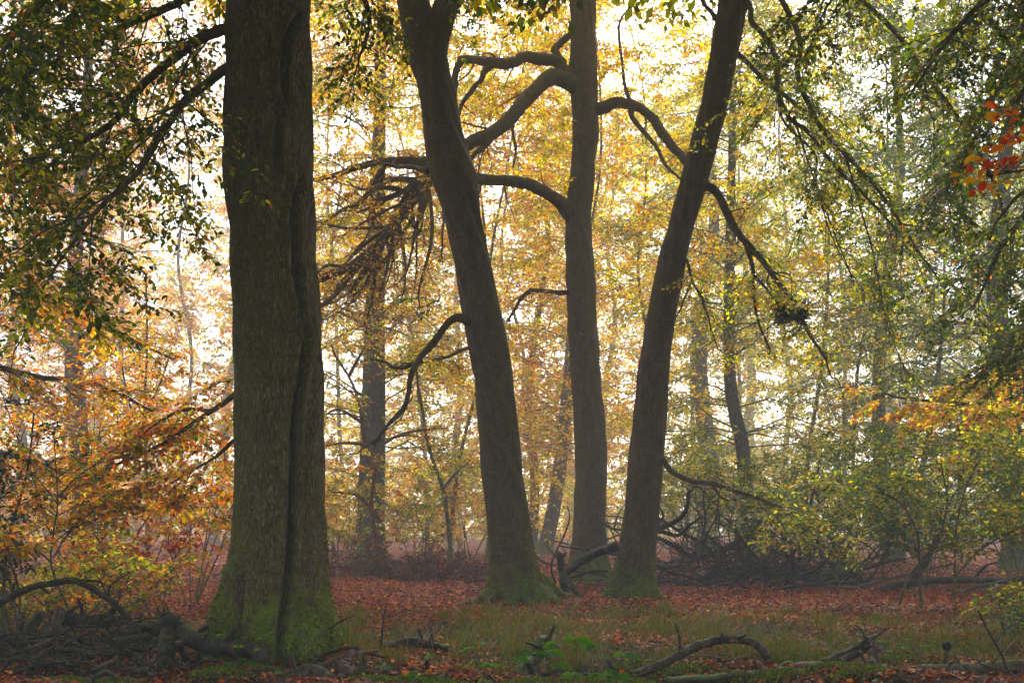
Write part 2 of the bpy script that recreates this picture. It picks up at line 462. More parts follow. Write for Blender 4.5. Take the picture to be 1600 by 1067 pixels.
MOSS = leaf_material('moss_tip', .2, .05, 1.0, 1.0)
def moss_on(root, V, axis_at, n, zscale, lo=0.0):
    z = V[:, 2]
    q = np.exp(-np.clip(z - lo, 0, None) / zscale) * (.35 + .65 * (np.sin(V[:, 0] * 9 + V[:, 2] * 5) * np.sin(V[:, 1] * 8 - V[:, 2] * 7 + 1) > -.15)) * (z > -.05)
    i = rng.choice(len(V), n, p=q / q.sum())
    ax = axis_at[i] if len(axis_at) == len(V) else np.broadcast_to(axis_at, (n, 3))
    out = V[i] - ax; out[:, 2] = 0; out = unit(out)
    pos = V[i] + rng.normal(0, .012, (n, 3)) - out * .004
    col = np.array([(0.12, 0.15, 0.010), (0.08, 0.11, 0.009), (0.17, 0.19, 0.012)])[rng.integers(0, 3, n)] * np.exp(rng.normal(0, .25, (n, 1)))
    m_ = MB()
    leaves(m_, pos, out + rng.normal(0, .45, (n, 3)) + [0, 0, .35], rng.normal(0, 1, (n, 3)), rng.uniform(.018, .045, n), col, ratio=.55, mat=0)
    o = m_.build('moss', [MOSS], root); o['kind'] = 'stuff'

# ------------------------------------------------------------------ ground
def ground_material():
    m, nt, N, Lk, bs = mat('leaf_litter_ground')
    geo = N.new('ShaderNodeNewGeometry')
    sep = N.new('ShaderNodeSeparateXYZ'); Lk.new(geo.outputs['Position'], sep.inputs[0])
    n1 = noise(N, Lk, geo.outputs['Position'], 16, 5, .7)
    n2 = noise(N, Lk, geo.outputs['Position'], 0.9, 5, .6)
    vor = N.new('ShaderNodeTexVoronoi'); vor.inputs['Scale'].default_value = 17
    Lk.new(geo.outputs['Position'], vor.inputs['Vector'])
    r = ramp(N, [(.2, (0.040, 0.014, 0.005)), (.45, (0.12, 0.026, 0.006)), (.62, (0.20, 0.046, 0.009)), (.85, (0.26, 0.10, 0.025))])
    hs = N.new('ShaderNodeSeparateColor'); Lk.new(vor.outputs['Color'], hs.inputs[0])
    Lk.new(math_n(N, Lk, 'ADD', math_n(N, Lk, 'MULTIPLY', hs.outputs[0], .6), math_n(N, Lk, 'MULTIPLY', n1.outputs['Fac'], .4)), r.inputs[0])
    soil = ramp(N, [(.35, (0.022, 0.015, 0.010)), (.7, (0.06, 0.042, 0.022))]); Lk.new(n1.outputs['Fac'], soil.inputs[0])
    f = maprange(N, Lk, math_n(N, Lk, 'ADD', sep.outputs[1], math_n(N, Lk, 'MULTIPLY', math_n(N, Lk, 'SUBTRACT', n2.outputs['Fac'], .5), 14.0)), 15.5, 19.5)
    col = mixc(N, Lk, f, soil.outputs[0], r.outputs[0])
    mossy = math_n(N, Lk, 'MULTIPLY', maprange(N, Lk, n2.outputs['Fac'], .50, .62), maprange(N, Lk, sep.outputs[1], 20, 15, 0, .7))
    mg = ramp(N, [(.3, (0.025, 0.035, 0.006)), (.7, (0.075, 0.085, 0.014))]); Lk.new(n1.outputs['Fac'], mg.inputs[0])
    col = mixc(N, Lk, mossy, col, mg.outputs[0])
    Lk.new(col, bs.inputs['Base Color']); bs.inputs['Roughness'].default_value = .95
    bs.inputs['Specular IOR Level'].default_value = .08
    bp = N.new('ShaderNodeBump'); bp.inputs['Strength'].default_value = .8; bp.inputs['Distance'].default_value = .04
    Lk.new(math_n(N, Lk, 'ADD', n1.outputs['Fac'], vor.outputs['Distance']), bp.inputs['Height']); Lk.new(bp.outputs[0], bs.inputs['Normal'])
    return m

def grid(mb, xs, ys):
    X, Y = np.meshgrid(xs, ys)
    v = np.stack([X, Y, gh(X, Y)], -1).reshape(-1, 3)
    nx, ny = len(xs), len(ys)
    i = np.arange(ny - 1)[:, None] * nx; j = np.arange(nx - 1)[None]
    q = np.stack([i + j, i + j + 1, i + nx + j + 1, i + nx + j], -1).reshape(-1, 4)
    mb.add(v, q)
mb = MB()
s = np.linspace(-1, 1, 161)
grid(mb, np.sign(s) * (abs(s) * 22 + abs(s) ** 4 * 190), np.concatenate([np.linspace(-60, 2, 20)[:-1], np.linspace(2, 60, 240)[:-1], np.linspace(60, 240, 40)]))
tag(mb.build('ground', ground_material()), kind='structure')

# ------------------------------------------------------------------ trunks
def trunk_from_rows(mb, rows, Y, top=18.0, nseg=96, nring=200, flare=.0, lobes=6, seed=1, lump=.02, grooves=(), z_cut=-.25, top_lean=None, top_r=.35, ykx=0.0, mat_i=0):
    """rows: (photo row, left, right) of the outline at distance Y; sections stay round, with flutes and root lobes"""
    rows = sorted(rows)
    py = np.array([r[0] for r in rows], float)
    z = CAMH + (HOR - py) / FPX * Y
    cx = (np.array([(r[1] + r[2]) / 2 for r in rows]) - 800) / FPX * Y
    rad = np.array([(r[2] - r[1]) / 2 for r in rows]) / FPX * Y
    z, cx, rad = z[::-1], cx[::-1], rad[::-1]          # upward
    lean = (cx[-1] - cx[-3]) / (z[-1] - z[-3]) if top_lean is None else top_lean
    zt = z[-1]
    ex = np.linspace(zt, top, 8)[1:]
    z2 = np.concatenate([[z_cut], z, ex]) if z[0] > z_cut else np.concatenate([z, ex])
    cx2 = np.concatenate([[cx[0]], cx, cx[-1] + lean * (ex - zt) * .8]) if z[0] > z_cut else np.concatenate([cx, cx[-1] + lean * (ex - zt) * .8])
    r2 = np.concatenate([[rad[0] * 1.12], rad, rad[-1] * np.linspace(1, top_r, 8)[1:]]) if z[0] > z_cut else np.concatenate([rad, rad[-1] * np.linspace(1, top_r, 8)[1:]])
    zs = np.concatenate([np.linspace(z_cut, zt + .3, nring), np.linspace(zt + .3, top, 20)[1:]])
    # smooth interpolation
    def itp(v):
        f = np.interp(zs, z2, v)
        k = np.array([1, 3, 5, 6, 5, 3, 1.]); k /= k.sum()
        w = max(1, nring // 120)
        for _ in range(w + 1):
            f = np.convolve(np.concatenate([[2*f[0]-f[3-i]*1.0 for i in range(3)], f, [2*f[-1]-f[-2-i] for i in range(3)]]), k, 'same')[3:-3]
        return f
    C, Rr = itp(cx2), itp(r2)
    C[:1], Rr[:1] = cx2[0], r2[0]
    th = np.linspace(0, 2 * np.pi, nseg, endpoint=False)
    Z, T = np.meshgrid(zs, th, indexing='ij')
    r = np.random.default_rng(seed)
    low = np.exp(-np.clip(Z, 0, None) / .45)
    lob = np.zeros_like(T)
    for i in range(lobes):
        a = r.uniform(0, 6.28); 
        lob += np.exp(-((np.angle(np.exp(1j * (T - a)))) / .28) ** 2) * r.uniform(.4, 1)
    disp = flare * low * (lob - .35)
    flu = np.zeros_like(T)
    for i in range(4):
        kf = r.integers(2, 6); flu += np.sin(kf * T + r.uniform(0, 6.28) + Z * r.uniform(-.6, .6)) * r.uniform(.4, 1)
    disp = disp + lump * .45 * flu
    for i in range(10):
        disp = disp + lump * .35 * np.sin(r.uniform(3, 9) * T.round(9) * 0 + r.integers(3, 12) * T + Z * r.uniform(2, 9) + r.uniform(0, 6.28))
    for pts, w, dep in grooves:          # (photo x, photo y) polylines of seams in the bark, facing the viewer
        g = np.array(pts, float)[np.argsort([-p[1] for p in pts])]
        gz = CAMH + (HOR - g[:, 1]) / FPX * Y
        gx = np.interp(zs, gz, (g[:, 0] - 800) / FPX * Y)
        cosv = np.clip((gx - C) / Rr, -.97, .97)
        ga = -np.arccos(cosv)
        fade = np.clip((zs - gz[0]) / .12, 0, 1) * np.clip((gz[-1] - zs) / .12, 0, 1)
        dth = np.angle(np.exp(1j * (T - ga[:, None]))) * Rr[:, None]
        disp = disp + fade[:, None] * dep * (-np.exp(-(dth / w) ** 2) + .45 * np.exp(-((np.abs(dth) - 2.3 * w) / (1.5 * w)) ** 2))
    RR = Rr[:, None] + disp
    X = C[:, None] + RR * np.cos(T)
    Yv = Y + RR * np.sin(T) + ykx * (Z)
    v = np.stack([X, Yv, Z], -1)
    n = len(zs)
    i = np.arange(n - 1)[:, None] * nseg; j = np.arange(nseg)[None]; k = (j + 1) % nseg
    q = np.stack([i + j, i + k, i + nseg + k, i + nseg + j], -1).reshape(-1, 4)
    mb.add(v.reshape(-1, 3), q, mat_i)
    def at(zq):                          # centre and radius at a height
        return np.array([np.interp(zq, zs, C), Y + ykx * zq, zq]), float(np.interp(zq, zs, Rr))
    return at

def px_limb(mb, pts, r0px, r1px, sides=9, rough=.05, n=None, mat_i=0, collar=1.3, wig=.45):
    """pts: (px, py, Y) in the photo with the distance; radii in photo pixels"""
    w = np.array([P(*p) for p in pts])
    n = n or max(10, len(pts) * 7)
    path = smooth_path(w, n)
    u = np.linspace(0, 1, n)[:, None]; amp = wig * r0px / FPX * pts[0][2]
    for f in (5, 11):
        path += np.sin(u * f * rng.uniform(.8, 1.3, 3) * 2 + rng.uniform(0, 6.28, 3)) * amp * rng.uniform(.3, .9, 3) * np.minimum(1, u * 6) / (f / 5)
    path[2:] += rng.normal(0, .10 * amp, path[2:].shape)
    Ya, Yb = pts[0][2], pts[-1][2]
    lr = np.interp(np.linspace(0, 1, 9), [0, .06, .5, 1], [r0px * collar, r0px, r0px * .62 + r1px * .38, r1px]) * rng.uniform(.9, 1.1, 9)
    tube(mb, path, lr / FPX * np.linspace(Ya, Yb, 9), sides, mat_i, rough=rough * 1.4)
    return path

def limb_boughs(path, n, L, t0=.2, side_only=False, rise=.05, droop=.3, seg=5, spread=1.0, down=0.0):
    p = np.asarray(path)[None]
    t = np.sort(rng.uniform(t0, 1, (1, n)), 1)
    q, tan = along(p, t)
    q, tan = q[0], tan[0]
    side = unit(np.cross(tan, np.array([0, 0, 1.0])))
    sg = np.where(np.arange(n) % 2 == 0, 1, -1)[:, None]
    d = unit(tan * .75 + side * sg * spread * rng.uniform(.5, 1.1, (n, 1)) + rng.normal(0, .22, (n, 3)) + np.array([0, 0, -down]))
    return boughs(q, d, L * rng.uniform(.55, 1.3, n) * (1 - .35 * t[0]), rise, droop, seg)

def bough_wood(mb, paths, r):
    thin_tubes(mb, paths, r, r * .3, mat=0, sides=4)

# ---- 1. the big mossy beech in front
BY = 12.1
root = thing('beech_tree', (P(425, 1030, BY)[0], BY, 0), 'thick mossy beech with a fluted seam up its trunk, nearest and widest of all', 'tree')
mb = MB()
big_rows = [(0, 354, 484), (50, 354, 485), (100, 354, 487), (150, 354, 488), (200, 351, 488), (240, 349, 489), (260, 351, 490), (300, 355, 491), (350, 359, 493), (400, 362, 495), (500, 366, 501),
            (600, 368, 506), (700, 369, 508), (800, 367, 509), (850, 362, 509), (900, 352, 511), (950, 337, 517), (1000, 318, 527), (1035, 304, 537)]
big_grooves = [([(483, 20), (468, 55), (457, 90), (454, 130), (456, 165), (464, 192)], .030, .14),
               ([(449, 198), (446, 225), (444, 255), (446, 292)], .028, .13),
               ([(480, 288), (470, 320), (467, 360), (470, 420), (476, 470), (484, 530), (481, 585), (473, 640), (470, 700), (468, 780), (466, 850), (462, 910), (457, 960), (455, 1030)], .030, .15),
               ([(396, 890), (396, 930), (392, 985), (386, 1030)], .04, .08),
               ([(424, 820), (427, 850)], .022, .04),
               ([(430, 30), (428, 70)], .03, .03), ([(505, 590), (490, 640), (487, 720), (486, 800)], .04, .03)]
big_at = trunk_from_rows(mb, big_rows, BY, top=17, nseg=260, nring=420, flare=.10, lobes=7, seed=5, lump=.011, grooves=big_grooves)
# knots round the old branch scar
for (kx, ky, kr) in ((441, 190, 15), (452, 186, 12), (470, 283, 14)):
    zc = CAMH + (HOR - ky) / FPX * BY
    V = mb.v[0]; 
    cxz, rz = big_at(zc)
    c = P(kx, ky, BY); c[1] = BY - math.sqrt(max(.01, rz ** 2 - (c[0] - cxz[0]) ** 2))
    d = np.linalg.norm(V - c, axis=1)
    w = np.exp(-(d / (kr / FPX * BY)) ** 2)
    V[:, 1] -= .05 * w * (1 + .5 * np.sin(V[:, 2] * 90) * np.sin(V[:, 0] * 70))
mb.build('trunk', BARK_MOSSY, root)
moss_on(root, mb.v[0], np.array(P(425, 1030, BY)) * [1, 1, 0], 9000, .38)
# limbs that leave it to the left, towards and past the viewer
cb = MB(); limbs = []
for i, (pts, a, b) in enumerate([
    ([(380, 92, 12.1), (345, 112, 12.0), (318, 135, 11.8), (288, 160, 11.5), (258, 202, 11.2), (235, 242, 10.9), (206, 275, 10.6), (176, 305, 10.4), (145, 335, 10.2), (110, 382, 10.0), (82, 428, 9.9)], 7.5, 2),
    ([(385, 38, 12.1), (340, 50, 12.2), (300, 68, 12.3), (255, 105, 12.4), (212, 148, 12.5), (180, 185, 12.6), (130, 222, 12.7), (92, 248, 12.8), (40, 290, 12.9)], 8, 2),
    ([(385, -40, 12.1), (330, -20, 12.6), (270, 10, 13.0), (200, 42, 13.5), (140, 68, 13.8), (80, 95, 14.2), (10, 150, 14.5)], 8, 2),
    ([(385, -120, 12.1), (300, -130, 11.4), (200, -90, 10.9), (100, -30, 10.5), (20, 60, 10.2), (-40, 150, 10)], 8, 2.5),
    ([(455, -60, 12.1), (520, -70, 12.6), (560, -30, 13.0), (575, 40, 13.3), (560, 90, 13.5)], 9, 2),
    ([(455, -150, 12.1), (520, -190, 11.4), (600, -180, 11), (700, -120, 10.6), (740, -40, 10.4)], 10, 2),
]):
    bm_ = MB(); pth = px_limb(bm_, pts, a, b, rough=.06); limbs.append(pth)
    bm_.build('branch', BARK, root)
    dens = [15, 20, 24, 24, 7, 6][i]
    bp = limb_boughs(pth, dens, [1.6, 1.7, 1.9, 2.0, .9, .8][i], t0=.12 if i < 4 else .55, down=.2)
    bough_wood(cb, bp, .011)
    sprays(cb, bp, [13, 14, 18, 18, 14, 12][i], .55, 8, .074, 'greenmix', .0035, detail=True, cpal=('yellowgreen', .35), jit=.45)
for pts, a, b in [([(440, 470, 12.5), (405, 560, 13.1), (368, 612, 13.6), (320, 650, 14), (262, 690, 14.4), (200, 716, 14.8), (130, 752, 15.2)], 5, 1.4), ([(330, 643, 13.95), (285, 640, 14.2), (236, 668, 14.6), (190, 690, 15)], 3, 1),
                  ([(440, 560, 12.6), (400, 650, 13.2), (345, 706, 13.6), (290, 742, 14), (240, 770, 14.4)], 4, 1.2)]:
    bm_ = MB(); pth = px_limb(bm_, pts, a, b, rough=.06)
    bm_.build('branch', BARK, root)
    bp = limb_boughs(pth, 11, 1.0, t0=.2, down=.15)
    bough_wood(cb, bp, .007)
    sprays(cb, bp, 12, .42, 7, .075, 'orange', .003, detail=True, cpal=('orangegreen', .3), jit=.45)
# curtain of green leaf at the left edge
st = np.array([P(rng.uniform(-140, 90), rng.uniform(-120, 470), rng.uniform(9.5, 13.5)) for _ in range(70)])
st = st[(st[:, 2] > CAMH + (HOR - 560) / FPX * st[:, 1])]
dr = np.stack([rng.uniform(-.2, 1, len(st)), rng.uniform(-.6, .4, len(st)), rng.uniform(-.5, .2, len(st))], 1)
bp = boughs(st, dr, rng.uniform(.8, 1.7, len(st)), .05, .3)
bough_wood(cb, bp, .008)
sprays(cb, bp, 13, .5, 7, .072, 'greenmix', .003, detail=True, cpal=('orangegreen', .35), jit=.45)
# unseen boughs added to this crown, over the viewer, to shade the foreground
nC = 4200
st = np.stack([rng.uniform(-20, 20, nC), rng.uniform(-18, 22, nC), rng.uniform(8.0, 14, nC)], 1)
slope = (st[:, 2] - CAMH) / np.maximum(st[:, 1], .5)
st = st[(st[:, 1] < 2) | (slope > .57)]
dr = rng.normal(0, 1, (len(st), 3)); dr[:, 2] *= .2
bp = boughs(st, dr, rng.uniform(1.2, 2.4, len(st)), .05, .12)
bough_wood(cb, bp, .02)
sprays(cb, bp, 14, 1.0, 8, .2, 'greenmix', wood=False)
cb.build('crown', [TWIG, LEAF], root, smooth=True)

# ---- 2. the three trunks in the middle
def base_pt(px, Y):
    x = (px - 800) / FPX * Y
    return np.array((x, Y, float(gh(x, Y))))

# A: forked, leaning to the left
AY = 20.6
rootA = thing('beech_tree', base_pt(805, AY), 'leaning beech that forks at the very top, with mossy roots spread at its foot', 'tree')
mb = MB()
A_rows = [(70, 638, 695), (100, 645, 700), (150, 655, 712), (200, 662, 721), (250, 667, 737), (275, 672, 746), (300, 681, 749), (330, 691, 750), (350, 698, 752), (400, 708, 764), (450, 717, 775), (500, 724, 785),
          (550, 735, 797), (600, 742, 803), (650, 747, 806), (700, 750, 812), (750, 754, 818), (800, 760, 826), (850, 763, 833), (880, 765, 837), (905, 764, 842), (925, 760, 850), (947, 748, 866)]
at_A = trunk_from_rows(mb, A_rows, AY, top=CAMH + (HOR - 20) / FPX * AY, nseg=120, nring=260, flare=.16, lobes=8, seed=9, lump=.013,
                grooves=[([(690, 95), (688, 150), (690, 230)], .05, .05), ([(775, 640), (800, 650), (800, 690)], .03, .02), ([(712, 310), (722, 360)], .05, .02), ([(822, 860), (820, 930)], .05, .06)])
for V in mb.v[:1]:      # close the top below the fork
    pass
for pts, r0, r1 in [([(676, 140, 20.6), (664, 90, 20.6), (654, 45, 20.6), (645, 0, 20.6), (634, -60, 20.5), (615, -160, 20.3), (590, -300, 20)], 26.5, 18),
                    ([(682, 160, 20.55), (681, 110, 20.45), (685, 62, 20.4), (700, 2, 20.4), (718, -50, 20.4), (745, -150, 20.5), (775, -300, 20.6)], 19, 15)]:
    px_limb(mb, pts, r0, r1, sides=20, rough=.03, n=60, collar=.72, wig=.05)
# roots
for pts, r0, r1 in [([(800, 880, 20.6), (838, 915, 20.4), (862, 938, 20.1), (890, 952, 20.0)], 15, 4), ([(795, 890, 20.5), (758, 934, 20.2), (725, 948, 20.2), (695, 954, 20.3)], 13, 3),
                    ([(800, 890, 20.5), (800, 935, 20.1), (806, 960, 19.7)], 13, 4), ([(810, 880, 20.7), (865, 922, 21.3), (905, 938, 21.8)], 13, 3), ([(810, 890, 20.5), (826, 940, 20.0), (842, 960, 19.6)], 12, 4)]:
    px_limb(mb, pts, r0, r1, sides=14, rough=.1, n=20, collar=.9, wig=.2)
mb.build('trunk', BARK, rootA)
moss_on(rootA, np.concatenate(mb.v), np.array(rootA.location), 7000, .30)
cA = MB()
lA = []
def add_limb(root, pts, a, b, crown=None, n=0, L=1.2, k=12, m=7, pal='gold', cpal=None, size=.085, t0=.25, droop=.25, twig=True, matb=None, tl=.5, down=0.0, sidew=.0045, rough=.06):
    bm_ = MB(); pth = px_limb(bm_, pts, a, b, rough=rough)
    m_ = max(3, len(pth) // 9)
    for i_ in rng.integers(len(pth) // 6, len(pth) - 1, m_):
        t_ = unit(pth[min(i_ + 1, len(pth) - 1)] - pth[i_ - 1]); d_ = unit(t_ * .6 + rng.normal(0, .75, 3) + [0, 0, -.15]); l_ = rng.uniform(.15, 1.1)
        r_ = np.clip(a / FPX * pts[0][2] * rng.uniform(.12, .3), .006, .03)
        tube(bm_, smooth_path([pth[i_], pth[i_] + d_ * l_ * .4 + rng.normal(0, .05, 3), pth[i_] + d_ * l_ * .75 + rng.normal(0, .09, 3), pth[i_] + d_ * l_ + rng.normal(0, .12, 3) + [0, 0, -.12 * l_]], 12), [r_, r_ * .6, r_ * .25], 5, 0, rough=.15)
    bm_.build('branch', matb or BARK, root)
    if crown is not None and n:
        bp = limb_boughs(pth, n, L, t0=t0, droop=droop, down=down)
        bough_wood(crown, bp, .012)
        sprays(crown, bp, k, tl, m, size, pal, sidew, detail=False, cpal=cpal)
    return pth
add_limb(rootA, [(735, 508, 20.5), (722, 496, 20.3), (706, 497, 20.1), (692, 512, 20), (675, 540, 19.9), (655, 566, 19.8), (642, 588, 19.7), (638, 612, 19.6), (628, 636, 19.6), (608, 662, 19.5), (584, 697, 19.4)], 6.5, 2.5, rough=.1)
add_limb(rootA, [(660, 562, 19.8), (640, 572, 19.8), (618, 574, 19.8), (600, 566, 19.8), (580, 562, 19.8)], 4, 1.5, rough=.1)
add_limb(rootA, [(745, 540, 20.8), (720, 548, 21.2), (695, 558, 21.6), (665, 566, 22), (640, 566, 22.4)], 3, 1.2, cA, 6, .9, 10, 6, 'gold', ('yellowgreen', .3))
add_limb(rootA, [(668, 268, 20.6), (640, 262, 21), (600, 258, 21.4)], 4, 2)
# its crown beyond the upper edge, unseen boughs thickened to shade the ground
def above(n, x0, x1, y0, y1, zmax):
    q = np.stack([rng.uniform(x0, x1, n), rng.uniform(y0, y1, n), rng.uniform(8, zmax, n)], 1)
    return q[(q[:, 2] - CAMH) / q[:, 1] > .51]
st = above(620, -13, 3.5, 14, 29, 18.5); nq = len(st)
bp = boughs(st, rng.normal(0, 1, (nq, 3)) * [1, 1, .2], rng.uniform(1.2, 2.4, nq), .05, .12); bough_wood(cA, bp, .02)
sprays(cA, bp, 14, 1.0, 8, .2, 'yellowgreen', wood=False)
# a few leafy hanging sprays at the upper edge
bp = boughs(np.array([P(rng.uniform(730, 780), rng.uniform(-60, 20), 19.5) for _ in range(7)] + [P(rng.uniform(660, 690), 470, 20.2) for _ in range(2)]), rng.normal(0, 1, (9, 3)) * [1, .6, .3] + [0, 0, -.3], rng.uniform(.5, 1.0, 9), 0, .3)
bough_wood(cA, bp, .007); sprays(cA, bp, 10, .35, 7, .08, 'darkgreen', .003)
cA.build('crown', [TWIG, LEAF], rootA)

# B: upright trunk behind, with long bare limbs to both sides
BBY = 29.0
rootB = thing('beech_tree', base_pt(918, BBY), 'upright beech between two leaning trunks, bearing long arching limbs on both sides', 'tree')
mb = MB()
B_rows = [(0, 890, 932), (50, 893, 930), (90, 891, 932), (115, 887, 934), (150, 893, 933), (185, 895, 934), (207, 895, 938), (222, 895, 933), (250, 893, 930), (300, 888, 928), (325, 884, 924), (350, 883, 922), (400, 884, 928), (450, 884, 932),
          (500, 886, 932), (550, 889, 937), (600, 892, 940), (650, 896, 945), (700, 898, 948), (750, 899, 948), (800, 897, 946), (850, 893, 947), (880, 888, 951), (908, 878, 962)]
trunk_from_rows(mb, B_rows, BBY, top=20, nseg=72, nring=240, flare=.12, lobes=7, seed=21, lump=.012)
mb.build('trunk', BARK, rootB)
cB = MB()
gkw = dict(pal='gold', cpal=('orange', .4))
add_limb(rootB, [(905, 135, 29), (886, 112, 28.8), (872, 98, 28.6), (848, 90, 28.5), (822, 92, 28.4), (798, 99, 28.3), (768, 100, 28.2), (742, 91, 28.2), (718, 94, 28.2)], 11, 6, rough=.09)
add_limb(rootB, [(768, 101, 28.2), (752, 120, 28), (738, 142, 28), (722, 165, 28), (712, 185, 28)], 5, 2.5)
add_limb(rootB, [(720, 94, 28.2), (713, 115, 28.2), (709, 150, 28.2), (706, 190, 28.2)], 5.5, 3.5)
add_limb(rootB, [(880, 100, 28.8), (868, 80, 28.9), (882, 60, 29), (897, 42, 29.1), (905, 10, 29.3)], 6, 4)
pB = add_limb(rootB, [(905, 140, 29), (885, 125, 28.7), (862, 120, 28.4), (840, 132, 28.1), (818, 158, 27.8), (797, 188, 27.5), (775, 208, 27.3), (745, 222, 27.1), (715, 240, 27), (688, 262, 26.9), (645, 300, 26.7), (590, 375, 26.4), (545, 415, 26.2), (495, 442, 26)], 12, 6, cB, 14, 1.6, 12, 6, t0=.5, **gkw)
add_limb(rootB, [(770, 210, 27.3), (758, 228, 27.1), (738, 245, 27), (725, 262, 27)], 5, 2.5)
add_limb(rootB, [(800, 195, 27.5), (803, 218, 27.4), (806, 240, 27.4), (802, 262, 27.4)], 2.4, 1.2)
add_limb(rootB, [(775, 205, 27.3), (735, 195, 27.3), (715, 190, 27.3)], 2.2, 1)
add_limb(rootB, [(915, 352, 29), (893, 338, 28.9), (880, 322, 28.6), (862, 306, 28.3), (835, 292, 28), (800, 283, 27.7), (765, 277, 27.4), (730, 270, 27.2), (690, 258, 27), (650, 254, 26.9), (610, 254, 26.8), (575, 260, 26.7), (530, 272, 26.5), (490, 279, 26.4)], 11, 3.5, cB, 10, 1.3, 12, 6, t0=.5, **gkw)
add_limb(rootB, [(920, 172, 29), (938, 168, 28.9), (962, 162, 28.7), (988, 166, 28.5), (1010, 180, 28.3), (1030, 200, 28.2), (1052, 226, 28), (1078, 258, 27.8), (1110, 300, 27.5)], 9, 5)
add_limb(rootB, [(985, 168, 28.5), (990, 188, 28.4), (1005, 205, 28.2), (1022, 226, 28), (1045, 262, 27.8), (1070, 285, 27.6)], 4, 2)
add_limb(rootB, [(990, 175, 28.5), (978, 140, 28.5), (972, 100, 28.6), (968, 40, 28.8), (985, 10, 29)], 3, 1.5)
add_limb(rootB, [(905, 458, 29), (880, 456, 28.8), (850, 456, 28.6), (828, 454, 28.4), (812, 472, 28.3), (792, 504, 28.2)], 4, 2, cB, 6, 1.1, 12, 6, **gkw)
# the fan of fine dark branches that hangs behind the forked trunk
fan_src = [(690, 262, 26.9), (668, 282, 26.8), (640, 300, 26.7), (660, 300, 26.5), (700, 290, 26.8), (620, 330, 26.5), (600, 258, 26.8)]
for i in range(38):
    q_ = pB[rng.integers(len(pB) * 5 // 10, len(pB) - 8)] if i % 3 else P(*fan_src[i % len(fan_src)])
    sY = q_[1]; sx = 800 + FPX * q_[0] / sY; sy = HOR - FPX * (q_[2] - CAMH) / sY
    ex = sx + rng.uniform(-150, 10); ey = sy + rng.uniform(40, 210) if rng.uniform() < .8 else sy + rng.uniform(-20, 60)
    m1 = (sx + (ex - sx) * .35 + rng.uniform(-10, 14), sy + (ey - sy) * .42 + rng.uniform(-14, 10), sY + rng.uniform(-1.2, 1.2))
    m2 = (sx + (ex - sx) * .7 + rng.uniform(-10, 10), sy + (ey - sy) * .78 + rng.uniform(-12, 16), sY + rng.uniform(-1.8, 1.8))
    w = rng.uniform(2.0, 4.6)
    add_limb(rootB, [(sx, sy, sY), m1, m2, (ex, ey, sY + rng.uniform(-2.2, 2.2))], w, .9, cB, 4, .9, 7, 4, t0=.3, tl=.4, rough=.08, **gkw)
st = above(170, -9, 7, 25, 31, 23); nq = len(st)  # unseen crown boughs overhead, added to darken the floor and the mist
bp = boughs(st, rng.normal(0, 1, (nq, 3)) * [1, 1, .2], rng.uniform(1.5, 2.6, nq), .05, .12); bough_wood(cB, bp, .02)
sprays(cB, bp, 16, 1.0, 8, .18, 'gold', wood=False)
# golden foliage behind and around the limbs
st = np.array([P(rng.uniform(520, 1090), rng.uniform(-20, 430), rng.uniform(29.5, 34)) for _ in range(150)] + [P(rng.uniform(600, 1010), rng.uniform(-70, 190), rng.uniform(30, 36)) for _ in range(80)] + [P(rng.uniform(1040, 1290), rng.uniform(40, 480), rng.uniform(30, 35)) for _ in range(50)])
bp = boughs(st, rng.normal(0, 1, (280, 3)) * [1, .8, .3], rng.uniform(1.0, 2.2, 280), .05, .22); bough_wood(cB, bp, .011)
sprays(cB, bp, 16, .6, 8, .11, 'gold', .004, cpal=('yellow', .4))
cB.build('crown', [TWIG, LEAF], rootB)

# C: leaning to the right
CY = 21.9
rootC = thing('beech_tree', base_pt(985, CY), 'smooth beech leaning right, with a twig nest on the branch from its side', 'tree')
mb = MB()
C_rows = [(0, 1122, 1170), (50, 1115, 1160), (100, 1107, 1150), (150, 1098, 1140), (200, 1085, 1128), (250, 1072, 1115), (285, 1062, 1106), (300, 1058, 1101), (350, 1045, 1085), (400, 1030, 1073), (450, 1020, 1063), (500, 1010, 1055), (550, 1002, 1048),
          (600, 995, 1045), (650, 990, 1042), (700, 985, 1038), (750, 980, 1034), (800, 975, 1030), (850, 968, 1026), (880, 962, 1023), (910, 952, 1024), (938, 938, 1033)]
trunk_from_rows(mb, C_rows, CY, top=17, nseg=110, nring=260, flare=.10, lobes=7, seed=33, lump=.009, top_r=.5)
for pts, r0, r1 in [([(985, 880, 21.9), (950, 928, 21.6), (928, 945, 21.4)], 13, 3), ([(995, 880, 21.9), (1026, 930, 21.6), (1046, 946, 21.4)], 13, 4), ([(988, 880, 21.8), (982, 930, 21.4), (974, 950, 21)], 13, 4)]:
    px_limb(mb, pts, r0, r1, sides=14, rough=.1, n=18, collar=.9, wig=.2)
mb.build('trunk', BARK, rootC)
moss_on(rootC, np.concatenate(mb.v), np.array(rootC.location), 6000, .42)
cC = MB()
gy = dict(pal='yellowgreen', cpal=('yellow', .4))
add_limb(rootC, [(1085, 300, 21.9), (1102, 292, 21.8), (1116, 298, 21.7), (1128, 318, 21.5), (1146, 350, 21.3), (1168, 382, 21.1), (1192, 410, 20.9), (1215, 440, 20.7), (1238, 468, 20.6), (1262, 515, 20.4), (1290, 560, 20.2)], 6.5, 2, cC, 12, 1.0, 12, 7, t0=.45, **gy)
add_limb(rootC, [(1162, 374, 21.1), (1172, 400, 21), (1178, 430, 20.9), (1178, 470, 20.9), (1188, 510, 20.8), (1205, 550, 20.7)], 3.4, 1.2, cC, 6, .8, 10, 7, **gy)
